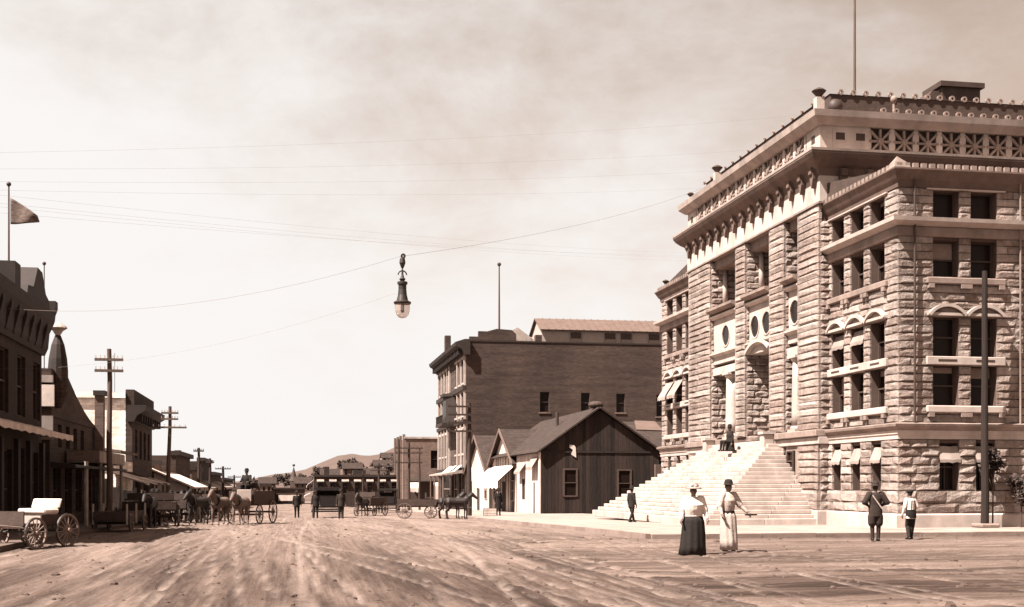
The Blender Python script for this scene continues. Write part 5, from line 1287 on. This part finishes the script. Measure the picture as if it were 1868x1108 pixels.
    remesh(c.build('jacket' if kind == 'suit' else 'blouse', top, P, local=True), vox * 1.15)
    if kind == 'suit':
        tr = MB()
        for i in range(2):
            hp, Kn, An = J[i][3:]
            tr.cap(hp, Kn, 0.105, 0.078, 10); tr.cap(Kn, An + Vector((0, 0, 0.02)), 0.072, 0.055, 10)
        tr.loft([(0, 0, hip - 0.1, 0.15, 0.12), (0, 0, hip + 0.12, 0.165 * G, 0.13 * G)], 14)
        remesh(tr.build('trousers', low, P, local=True), vox * 1.15)
    for i in range(2):
        An = J[i][5]; q = MB().cap(An + Vector((0, -0.04, -0.025)), An + Vector((0, 0.13, -0.035)), 0.042, 0.036, 10)
        remesh(q.build('shoe', leather, P, local=True), 0.012)
    # hats
    hz = hc.z + 0.055
    H_ = {'derby': [(0.155, 0), (0.16, 0.012), (0.105, 0.02), (0.105, 0.07), (0.09, 0.125), (0.05, 0.15), (0.01, 0.155)],
          'boater': [(0.135, 0), (0.135, 0.012), (0.10, 0.014), (0.10, 0.12), (0.09, 0.135), (0.01, 0.137)],
          'wide': [(0.20, 0), (0.215, 0.015), (0.15, 0.04), (0.115, 0.05), (0.11, 0.12), (0.08, 0.155), (0.02, 0.165)],
          'cap': [(0.105, -0.01), (0.125, 0.03), (0.125, 0.06), (0.09, 0.09), (0.02, 0.10)]}.get(hat)
    if H_:
        ho = MB().loft([(hc.x, hc.y - 0.01, hz + z_, r * f, r * f * 1.12) for r, z_ in H_], 20).build('hat', hatm, P, smooth=(hat != 'boater'), local=True)
        if hat == 'cap':
            MB().loft([(hc.x + fx * 0.1, hc.y + fy * 0.1, hz, 0.07, 0.06), (hc.x + fx * 0.1, hc.y + fy * 0.1, hz + 0.012, 0.07, 0.06)], 12).build('hat_peak', hatm, ho, local=True)
        if hat in ('wide',):
            m = MB()
            for k in range(6): m.ball((hc.x + 0.09 * math.cos(k), hc.y + 0.1 * math.sin(k), hz + 0.07 + 0.02 * (k % 2)), (0.045, 0.045, 0.04), 8, 6)
            m.build('hat_trimming', clothp, ho, local=True)
    return P, J
def skirt(P, rings, m, name='skirt', wob=0.035, kf=11):
    o = MB().loft(rings, 66, wob=wob, seed=1.3, kf=kf).build(name, m, P, smooth=True, local=True); return o

# two women walking across the street
W1, J = person('stout woman in white blouse, black skirt and straw hat crossing the street', (9.71, 28.96), R(172), 1.70, 'dress', clothw, clothk, 'wide', straw,
    arms=[((0.10, 0.02, -0.27), (0.04, 0.10, -0.20)), ((0.10, 0.02, -0.27), (0.04, 0.10, -0.22))], girth=1.42, puff=0.035, vox=0.008)
skirt(W1, [(0, 0, 0.985, 0.225, 0.185), (0, -0.01, 0.85, 0.265, 0.22), (0, -0.02, 0.55, 0.29, 0.26), (0.01, -0.04, 0.25, 0.31, 0.30), (0.02, -0.06, 0.015, 0.34, 0.33)], clothk)
W2, J = person('slim woman in patterned blouse, pale skirt and black hat beside the stout woman', (10.98, 29.99), R(190), 1.76, 'dress', clothp, clothg, 'derby', felt,
    arms=[((0.14, 0.06, -0.24), (0.14, 0.12, -0.18)), ((0.10, 0.02, -0.27), (0.0, 0.12, -0.20))], girth=1.0, puff=0.028, vox=0.008, legs=[((0, 0.05), (0.0, 0.12)), ((0, 0.0), (0.0, -0.06))])
skirt(W2, [(0, 0, 1.02, 0.165, 0.13), (0, 0, 0.9, 0.205, 0.165), (0, 0.01, 0.6, 0.215, 0.19), (0, 0.03, 0.3, 0.215, 0.22), (0, 0.03, 0.06, 0.21, 0.25)], clothg, wob=0.05, kf=9)
MB().loft([(0, 0, 0.965, 0.178, 0.142), (0, 0, 1.0, 0.176, 0.14), (0, 0, 1.05, 0.166, 0.134)], 24).build('belt', felt, W2, local=True)
# a dark panel down one side of her pale skirt, behind the hip
MB().loft([(-0.12, -0.13, 0.12, 0.10, 0.06), (-0.13, -0.12, 0.5, 0.09, 0.06), (-0.10, -0.10, 0.95, 0.06, 0.05)], 16, wob=0.12, kf=5).build('skirt_back_panel', clothd, W2, smooth=True, local=True)
hx = J[0][2]; M4 = Matrix.Translation(W2.location) @ Matrix.Rotation(R(190), 4, 'Z'); hw_ = M4 @ (hx + Vector((-0.07, 0.06, -0.06)))
pu = MB(); pu.loft([(hw_.x, hw_.y, hw_.z - 0.02, 0.16, 0.05), (hw_.x, hw_.y, hw_.z + 0.01, 0.17, 0.055), (hw_.x, hw_.y, hw_.z + 0.02, 0.12, 0.04)], 14); tag(pu.build('folded_fan', leather), 'flat dark folded fan in the slim woman hand', 'fan')
# youths seen from behind near the courthouse corner
Y1, _ = person('person in dark jacket and knee breeches seen from behind, elbows out', (17.37, 34.74), R(-12), 1.70, 'suit', clothd, clothd, 'derby', clothd,
    arms=[((0.16, -0.05, -0.24), (-0.14, 0.16, -0.10)), ((0.16, -0.05, -0.24), (-0.14, 0.16, -0.10))], girth=1.08, puff=0.03, vox=0.009, legs=[((0.0, 0.01), (0.0, 0.0)), ((0.0, 0.01), (0.0, 0.02))])
kb = MB()
for s in (-1, 1): kb.loft([(s * 0.10, 0.0, 0.44, 0.085, 0.09), (s * 0.105, 0, 0.52, 0.12, 0.125), (s * 0.10, 0, 0.72, 0.13, 0.14), (s * 0.085, 0, 0.92, 0.10, 0.12)], 14)
remesh(kb.build('breeches', clothd, Y1, local=True), 0.012)
st_ = MB().add([(-0.14, -0.165, 1.36), (-0.11, -0.165, 1.38), (0.17, -0.17, 0.98), (0.14, -0.17, 0.96), (-0.14, -0.15, 1.36), (-0.11, -0.15, 1.38), (0.17, -0.155, 0.98), (0.14, -0.155, 0.96)], [(0, 1, 2, 3), (7, 6, 5, 4), (0, 4, 5, 1), (1, 5, 6, 2), (2, 6, 7, 3), (3, 7, 4, 0)]).build('shoulder_strap', clothg, Y1, local=True)
Y2, _ = person('smaller person in white shirt, dark trousers and cap seen from behind', (19.17, 35.95), R(10), 1.50, 'suit', clothw, clothk, 'cap', felt,
    arms=[((0.08, 0.0, -0.27), (0.02, 0.08, -0.24)), ((0.10, -0.04, -0.24), (-0.06, 0.14, -0.12))], girth=0.88, vox=0.009, lean=0.08, legs=[((0.03, 0.12), (0.06, -0.05)), ((0.0, 0.03), (0.02, 0.10))])
MB().loft([(0, 0, 0.66, 0.17, 0.135), (0, 0, 0.80, 0.172, 0.138), (0, 0.0, 0.93, 0.158, 0.125)], 18).build('trouser_waist', clothk, Y2, local=True)
for s in (-1, 1): MB().add([(s * 0.07, -0.118, 0.92), (s * 0.095, -0.118, 0.92), (s * 0.06, -0.10, 1.22), (s * 0.035, -0.10, 1.22), (s * 0.07, -0.13, 0.92), (s * 0.095, -0.13, 0.92), (s * 0.06, -0.118, 1.22), (s * 0.035, -0.118, 1.22)], [(0, 1, 2, 3), (7, 6, 5, 4), (0, 4, 5, 1), (1, 5, 6, 2), (2, 6, 7, 3), (3, 7, 4, 0)]).build('brace', clothk, Y2, local=True)
sil = gz(70) + 0.14
person('person in dark suit with white sleeve striding by the courthouse steps', (15.9, 56.5), R(-60), 1.62, 'suit', clothk, clothk, 'derby', felt, girth=0.9, legs=[((0.0, 0.12), (0.0, 0.22)), ((0.0, -0.02), (0.0, -0.2))], z=gz(56.5) + 0.14)
person('person in long dark coat standing at the awning shop door', (13.9, 82.5), R(200), 1.78, 'suit', clothk, clothd, 'derby', felt, long_coat=True, girth=1.2, z=gz(82.5) + 0.14, vox=0.016)
person('person in dark clothes sitting at the top of the courthouse steps', (20.7, 56.3), R(100), 1.6, 'suit', clothk, clothk, 'derby', felt, sit=True, z=3.56 - 0.66, girth=1.25, long_coat=True)
far = [((0.5, 84.0), 190, 1.78, 'person in dark suit in mid street left of the covered carriage', clothk), ((1.7, 82.0), 170, 1.80, 'person in dark suit close by the left wheel of the covered carriage', clothk),
    ((3.2, 78.5), 180, 1.85, 'tall person in dark clothes standing before the covered carriage', clothd), ((-6.9, 66.0), 100, 1.72, 'person in dark clothes on the left roadside nearest the camera', clothk), ((-6.6, 72.5), 200, 1.7, 'person in dark jacket beside the left row of wagons', clothd),
    ((-6.8, 78.0), 150, 1.68, 'person in pale shirt among the left row of wagons', clothg), ((-6.2, 88.0), 180, 1.75, 'person in dark clothes farthest along the left roadside', clothk), ((14.2, 112.0), 170, 1.75, 'person in dark clothes far along the right pavement', clothk)]
for (x, y), a, h_, lab, m in far: person(lab, (x, y), R(a), h_, 'suit', m, clothk, 'derby', felt, vox=0.02, girth=1.08, z=gz(y) + (0.14 if (x > 11.2 or x < -7.2) else 0.0))

# ------------------------------------------------------------------ wheels, carriages, horses
def wheel(P, x, y, r, m, nsp=12, th=0.05):
    F = Fr((x, 0), (0, 1), (-1, 0))
    w = MB(); w.ring(F, y, r, r - 0.055, r - 0.012, -th / 2, th / 2, k=28); o = w.build('wheel', m, P, local=True)
    MB().ring(F, y, r, r - 0.012, r, -th / 2 - 0.002, th / 2 + 0.002, k=28).build('tyre', iron, o, local=True)
    h = MB(); h.tube((x - 0.11, y, r), (x + 0.11, y, r), 0.065, n=10); h.build('hub', m, o, local=True)
    for k in range(nsp):
        t = 2 * math.pi * k / nsp + 0.1
        MB().tube((x, y + 0.05 * math.cos(t), r + 0.05 * math.sin(t)), (x, y + (r - 0.05) * math.cos(t), r + (r - 0.05) * math.sin(t)), 0.02, 0.014, n=5).build('spoke', m, o, local=True)
    return o
def bx(P, name, m, x0, x1, y0, y1, z0, z1, bevel=0.0): return MB().box(x0, x1, y0, y1, z0, z1).build(name, m, P, local=True, bevel=bevel)
# buggy at the left edge
B = thing('open_buggy', 'open buggy with white covered seat and spoked wheels at the left edge', 'buggy', (-6.84, 35.4, 0.0), R(-30))
for x in (-0.62, 0.62):
    wheel(B, x, -0.62, 0.42, wagonl, 14); wheel(B, x, 0.62, 0.46, wagonl, 14)
bx(B, 'floor_board', wagonw, -0.42, 0.42, -0.8, 0.85, 0.60, 0.66); bx(B, 'side_panel', wagonw, -0.44, -0.40, -0.2, 0.85, 0.66, 0.90); bx(B, 'side_panel', wagonw, 0.40, 0.44, -0.2, 0.85, 0.66, 0.90)
bx(B, 'dashboard', wagonw, -0.42, 0.42, -0.86, -0.82, 0.62, 1.0); bx(B, 'seat_box', wagonp, -0.42, 0.42, -0.05, 0.45, 0.662, 0.92)
bx(B, 'seat_cushion', canvas, -0.47, 0.47, -0.10, 0.48, 0.922, 1.06, 0.04)
MB().hexa([(-0.47, 0.42, 1.06), (0.47, 0.42, 1.06), (0.47, 0.52, 1.06), (-0.47, 0.52, 1.06), (-0.47, 0.52, 1.32), (0.47, 0.52, 1.32), (0.47, 0.62, 1.32), (-0.47, 0.62, 1.32)]).build('seat_back', canvas, B, local=True, bevel=0.03)
bx(B, 'rear_box', wagonp, -0.38, 0.38, 0.55, 0.85, 0.662, 0.80)
for y in (-0.62, 0.62): MB().tube((-0.6, y, 0.44), (0.6, y, 0.44), 0.03, n=8).build('axle', iron, B, local=True)
for x in (-0.2, 0.2):
    for y in (-0.62, 0.62): MB().ring(Fr((0, y), (1, 0), (0, -1)), x, 0.52, 0.07, 0.10, -0.025, 0.025, k=14).build('leaf_spring', iron, B, local=True)
for x in (-0.38, 0.38): MB().tube((x, -0.7, 0.55), (x * 0.9, -2.5, 0.72), 0.028, 0.02, n=6).build('shaft_pole', wagonp, B, local=True)
MB().tube((-0.38, -0.78, 0.56), (0.38, -0.78, 0.56), 0.025, n=6).build('cross_bar', wagonp, B, local=True)

def wagon(label, loc, rz, L=2.8, wd=1.1, zb=0.75, side=0.45, m=wagonw, wr=(0.42, 0.52), top=None, stakes=False, wm=wagonl, z=None, name='wagon', seat=True):
    P = thing(name, label, 'wagon', (loc[0], loc[1], gz(loc[1]) if z is None else z), rz)
    for x in (-wd / 2 - 0.12, wd / 2 + 0.12): wheel(P, x, -L * 0.33, wr[1], wm); wheel(P, x, L * 0.33, wr[0], wm)
    for y, r in ((-L * 0.33, wr[1]), (L * 0.33, wr[0])): MB().tube((-wd / 2, y, r), (wd / 2, y, r), 0.05, n=8).build('axle', m, P, local=True)
    bx(P, 'bed', m, -wd / 2, wd / 2, -L / 2, L / 2, zb, zb + 0.08)
    for x in (-1, 1): bx(P, 'side_board', m, x * wd / 2 - 0.03, x * wd / 2 + 0.03, -L / 2, L / 2, zb + 0.081, zb + side)
    for y in (-1, 1): bx(P, 'end_board', m, -wd / 2 + 0.031, wd / 2 - 0.031, y * L / 2 - 0.03, y * L / 2 + 0.03, zb + 0.081, zb + side)
    if stakes:
        for x in (-1, 1):
            for y in (-1, 0, 1): bx(P, 'stake', wagonp, x * (wd / 2 + 0.06) - 0.03, x * (wd / 2 + 0.06) + 0.03, y * L * 0.46 - 0.03, y * L * 0.46 + 0.03, zb - 0.1, zb + side + 0.3)
    if seat:
        bx(P, 'seat', m, -wd / 2, wd / 2, L * 0.22, L * 0.40, zb + side + 0.06, zb + side + 0.14); bx(P, 'seat_back', m, -wd / 2, wd / 2, L * 0.19, L * 0.22, zb + side + 0.06, zb + side + 0.42)
    if top:
        pr = [(-wd / 2 - 0.06, top - 0.12), (-wd / 2 + 0.05, top), (wd / 2 - 0.05, top), (wd / 2 + 0.06, top - 0.12), (wd / 2 + 0.06, top - 0.2), (-wd / 2 - 0.06, top - 0.2)]
        MB().fpoly(Fr((0, 0), (1, 0), (0, -1)), pr, -L / 2 - 0.05, L / 2 + 0.05).build('roof', m, P, local=True)
        for x in (-1, 1):
            for y in (-1, -0.33, 0.33, 1): bx(P, 'roof_post', m, x * wd / 2 - 0.03, x * wd / 2 + 0.03, y * L * 0.48 - 0.03, y * L * 0.48 + 0.03, zb + side, top - 0.2)
    MB().tube((0, L / 2, zb - 0.1), (0, L / 2 + 2.2, zb - 0.05), 0.04, n=6).build('draught_pole', m, P, local=True)
    return P
def horse(label, loc, rz, m=horsed, s=1.0, group=None, head_low=0.0):
    P = thing('horse', label, 'horse', (loc[0], loc[1], gz(loc[1])), rz, group); P.scale = (s, s, s)
    b = MB()
    b.cap((0, -0.52, 1.12), (0, -0.1, 1.08), 0.27, 0.255, 12); b.cap((0, -0.1, 1.08), (0, 0.45, 1.10), 0.255, 0.27, 12)
    hz = -0.25 * head_low
    b.cap((0, 0.55, 1.22), (0, 0.92, 1.62 + hz), 0.21, 0.125, 10); b.cap((0, 0.92, 1.64 + hz), (0, 1.22, 1.40 + hz), 0.125, 0.075, 10); b.ball((0, 1.23, 1.38 + hz), (0.07, 0.09, 0.07), 8, 6)
    for q in (-1, 1): b.cap((q * 0.06, 0.88, 1.74 + hz), (q * 0.07, 0.9, 1.86 + hz), 0.035, 0.012, 6)
    for q, k in ((-1, 0.0), (1, 0.10)):
        b.cap((q * 0.15, 0.45, 0.98), (q * 0.14, 0.48 + k, 0.52), 0.115, 0.055, 8); b.cap((q * 0.14, 0.48 + k, 0.52), (q * 0.14, 0.45 + k, 0.12), 0.05, 0.038, 8); b.cap((q * 0.14, 0.45 + k, 0.12), (q * 0.14, 0.49 + k, 0.05), 0.045, 0.055, 8)
        b.cap((q * 0.15, -0.55, 1.05), (q * 0.15, -0.42 - k, 0.72), 0.17, 0.09, 8); b.cap((q * 0.15, -0.42 - k, 0.72), (q * 0.14, -0.64 - k, 0.50), 0.075, 0.052, 8); b.cap((q * 0.14, -0.64 - k, 0.50), (q * 0.14, -0.60 - k, 0.12), 0.048, 0.038, 8); b.cap((q * 0.14, -0.60 - k, 0.12), (q * 0.14, -0.56 - k, 0.05), 0.045, 0.055, 8)
    remesh(b.build('body', m, P, local=True), 0.022)
    t = MB(); t.cap((0, -0.78, 1.2), (0, -0.90, 0.85), 0.05, 0.06, 8); t.cap((0, -0.90, 0.85), (0, -0.88, 0.5), 0.06, 0.02, 8); remesh(t.build('tail', hair, P, local=True), 0.02)
    mn_ = MB(); mn_.cap((0, 0.5, 1.42), (0, 0.86, 1.75 + hz), 0.04, 0.035, 6); remesh(mn_.build('mane', hair, P, local=True), 0.02)
    k = MB(); F = Fr((0, 0), (1, 0), (0, 1)); 
    k.ring(Fr((0, 0.62), (1, 0), (0, 1)), 0, 1.22, 0.23, 0.30, -0.05, 0.05, k=18); k.build('collar', leather, P, local=True)
    return P
d2r = math.degrees
cw = math.atan2(0.42, -0.9)            # freight wagon heading towards the camera, a little left
wagon('high freight wagon with driver coming up the street', (-1.9, 66.0), R(160), 2.9, 1.3, 0.95, 0.75, wagonw, (0.5, 0.6), name='freight_wagon')
DR, _ = person('person in dark coat driving the freight wagon from its high seat', (-2.15, 65.1), R(160), 1.75, 'suit', clothk, clothk, 'derby', felt, sit=True, z=gz(65) + 1.84 - 0.82, girth=1.15, arms=[((0.06, 0.12, -0.25), (-0.02, 0.24, -0.04)), ((0.06, 0.12, -0.25), (-0.02, 0.24, -0.04))])
bxm = MB(); bxm.box(-2.6, -1.9, 64.25, 64.35, gz(64) + 1.15, gz(64) + 1.75); tag(bxm.build('crate_lid', wagonp, bevel=0.02), 'pale board hung across the front of the freight wagon', 'board')
horse('grey horse, nearer of the pair before the freight wagon', (-3.35, 62.6), R(157), horsel, 1.0, 'freight wagon team'); horse('grey horse, farther of the pair before the freight wagon', (-2.35, 62.3), R(160), horsel, 1.0, 'freight wagon team', 0.6)
horse('dark horse standing left of the freight wagon team', (-4.5, 64.2), R(150), horsed, 1.0, None, 0.4)
wagon('dark covered carriage with roof posts standing in mid street', (2.6, 87.5), R(178), 3.0, 1.7, 0.7, 0.75, clothk, (0.45, 0.55), top=2.1, name='covered_carriage', wm=wagonw)
wagon('dark open wagon right of the covered carriage', (6.2, 96), R(150), 2.8, 1.3, 0.8, 0.6, wagonw, name='open_wagon')
wagon('dark covered cart near the awnings of the brick shop', (9.2, 118), R(170), 3.0, 1.6, 0.8, 0.7, clothk, top=2.3, name='covered_cart')
horse('dark horse before the open wagon in mid street', (5.4, 93), R(152), horsed); horse('dark bay horse beside the far covered carts', (7.8, 112), R(150), horsed)
wagon('dark dray wagon behind the pair of dark horses at the kerb', (8.2, 80.2), R(-95), 2.6, 1.2, 0.75, 0.5, wagonw, name='dray_wagon')
horse('dark horse, nearer of the kerbside pair by the four-armed pole', (10.4, 77.2), R(-93), horsed, 1.0, 'kerbside team', 0.3); horse('dark horse, farther of the kerbside pair by the four-armed pole', (10.2, 79.4), R(-90), horsed, 1.0, 'kerbside team')
wagon('low stake wagon in the shade of the left boardwalk', (-6.6, 51.0), R(-6), 3.4, 1.15, 0.42, 0.38, wagonw, (0.32, 0.36), stakes=True, name='stake_wagon', seat=False)
for (x, y, a, lab) in ((-6.0, 61.5, 10, 'dark wagon nearest the camera in the shaded left row'), (-5.8, 70.0, -8, 'dark wagon second in the shaded left row'), (-5.7, 80, 12, 'dark wagon third in the shaded left row'), (-5.4, 93, 0, 'dark wagon farthest along the left row'), (-7.3, 64.5, 170, 'dark wagon drawn up against the boardwalk posts'), (-4.4, 75, 165, 'dark wagon standing out from the left row towards mid street')):
    wagon(lab, (x, y), R(a), 2.6, 1.1, 0.72, 0.45, wagonw)
horse('dark horse tied beside the nearest left wagon', (-6.2, 57.6), R(175), horsed, 1.0, None, 0.8); horse('dark horse between the second and third left wagons', (-6.0, 75.2), R(20), horsed); horse('dark horse beyond the third left wagon', (-5.5, 86.5), R(15), horsed, 1.0, None, 0.5)
# crate at the right kerb
cr = thing('wooden_crate', 'small pale crate at the right kerb beside the pole', 'crate', (13.0, 80.6, gz(80) + 0.14))
for k in range(3): bx(cr, 'slat', plankw, -0.4, 0.4, -0.3, -0.27, 0.02 + 0.16 * k, 0.16 + 0.16 * k)
bx(cr, 'box', plankb, -0.38, 0.38, -0.269, 0.3, 0.0, 0.5)

# ------------------------------------------------------------------ plants, clods
def leafy(name, label, x, y, zb, zc, r, n, size, trunk=0.05, group=None, rz=1.0, m=leafd, cat='tree'):
    P = thing(name, label, cat, (x, y, zb), 0, group); lr = random.Random(int(x * 31 + y * 7))
    t = MB(); t.tube((x, y, zb - 0.1), (x + 0.03, y, zc), trunk, trunk * 0.5, n=7)
    for k in range(5):
        a = lr.uniform(0, 6.28); t.tube((x + 0.02, y, zb + (zc - zb) * lr.uniform(0.5, 0.95)), (x + r * 0.7 * math.cos(a), y + r * 0.7 * math.sin(a), zc + r * rz * lr.uniform(-0.1, 0.6)), trunk * 0.4, trunk * 0.15, n=5)
    t.build('trunk', bark, P)
    cl = [(lr.uniform(-1, 1), lr.uniform(-1, 1), lr.uniform(-1, 1)) for _ in range(11)]
    cl = [Vector(c) * 0.62 for c in cl if Vector(c).length < 1.25]
    vs = []; fs = []
    for i in range(n):
        c = lr.choice(cl); d = Vector((lr.gauss(0, 1), lr.gauss(0, 1), lr.gauss(0, 1))).normalized() * lr.uniform(0.1, 0.45)
        p = c + d; p = Vector((x + p.x * r, y + p.y * r, zc + p.z * r * rz))
        u = Vector((lr.gauss(0, 1), lr.gauss(0, 1), lr.gauss(0, 1))).normalized(); v = u.orthogonal().normalized(); s = size * lr.uniform(0.6, 1.3)
        k = len(vs); vs += [tuple(p - u * s), tuple(p + v * s * 0.45), tuple(p + u * s), tuple(p - v * s * 0.45)]; fs.append((k, k + 1, k + 2, k + 3))
    me = bpy.data.meshes.new('crown'); L = root_loc(P); me.from_pydata([(a - L.x, b - L.y, c - L.z) for a, b, c in vs], [], fs); me.materials.append(m)
    o = link(bpy.data.objects.new('crown', me), P)
    return P
leafy('young_tree', 'young leafy tree behind the bare courthouse pole', 25.75, 42.15, 0.14, 2.5, 0.55, 900, 0.08, 0.035, rz=1.15)
leafy('young_tree', 'young leafy tree at the right edge by the courthouse wall', 26.75, 41.9, 0.14, 1.6, 0.5, 700, 0.08, 0.04, rz=1.5)
PS = thing('porch_shed', 'ragged dark board porch over the boardwalk before the whitewashed shop', 'porch', (-8.8, 72, gz(72)))
for k in range(28):
    ya_ = 68.0 + 0.42 * k; e = rnd.uniform(-0.25, 0.35)
    MB().add([(-9.85, ya_, 2.55), (-7.4 + e, ya_, 1.75 + rnd.uniform(-0.08, 0.08)), (-7.4 + e, ya_ + 0.40, 1.75), (-9.85, ya_ + 0.40, 2.55), (-9.85, ya_, 2.59), (-7.4 + e, ya_, 1.80), (-7.4 + e, ya_ + 0.40, 1.79), (-9.85, ya_ + 0.40, 2.59)], [(0, 3, 2, 1), (4, 5, 6, 7), (0, 1, 5, 4), (1, 2, 6, 5), (2, 3, 7, 6), (3, 0, 4, 7)]).build('roof_board', plankb, PS)
for yy in (68.2, 71.8, 75.6, 79.4): MB().tube((-7.7, yy, gz(yy)), (-7.7, yy, 1.82), 0.07, n=6).build('porch_post', plankb, PS)
for k in range(9): MB().box(-9.6 + 0.24 * k, -9.38 + 0.24 * k, 67.85, 67.9, gz(68) + 0.1, 1.9 - 0.08 * k + rnd.uniform(-0.2, 0.15)).build('end_board', plankd, PS)
tl = 'small dark tree among the houses on the distant hillside'
tr_ = random.Random(5)
for k in range(60):
    x = tr_.uniform(-14, 36); y = tr_.uniform(322, 430); zb = hill_h(x, y)
    leafy('hill_tree', tl, x, y, zb, zb + 1.6, tr_.uniform(1.2, 2.6), 240, 0.5, 0.15, group='trees on the distant hillside')
for (x, y, a, h_, lab) in ((-6.4, 63.2, 30, 1.7, 'person in dark clothes leaning near the nearest left wagon'), (-5.2, 68.2, 250, 1.74, 'person in dark clothes between two left wagons'), (-4.9, 72.0, 90, 1.7, 'person in dark clothes nearest mid street by the left row'), (-5.1, 84.0, 200, 1.72, 'person in dark clothes before the third left wagon'), (-7.4, 91.0, 140, 1.7, 'person in dark clothes under the pale lean-to roof')):
    person(lab, (x, y), R(a), h_, 'suit', clothk, clothd, 'derby', felt, vox=0.022, girth=1.1, z=gz(y) + (0.14 if x < -7.2 else 0.0))
horse('dark horse in front of the wagon nearest mid street', (-3.9, 71.8), R(165), horsed, 1.0, None, 0.6)
cl = MB(); r3 = random.Random(21)
for k in range(900):
    y = 14 + 40 * r3.random() ** 1.5; x = r3.uniform(-0.42, 0.62) * y + r3.uniform(-2, 2)
    if x > 10.8 and y > 37: continue
    if x < -7.2: continue
    s = r3.uniform(0.012, 0.045) * (2.2 if r3.random() < 0.06 else 1); z_ = ground_h(x, y)
    cl.loft([(x, y, z_ - s * 0.3, s * 1.2, s), (x + s * 0.2, y, z_ + s * 0.35, s * r3.uniform(0.8, 1.3), s * 0.9), (x, y + s * 0.1, z_ + s * 0.8, s * 0.5, s * 0.4)], 6)
clod = mat('dark_clod', 0.07, 0.4, 6.0, 0.95)
o = cl.build('dirt_clods', clod); o['kind'] = 'stuff'; o['label'] = 'dark clods and droppings scattered over the dirt street'
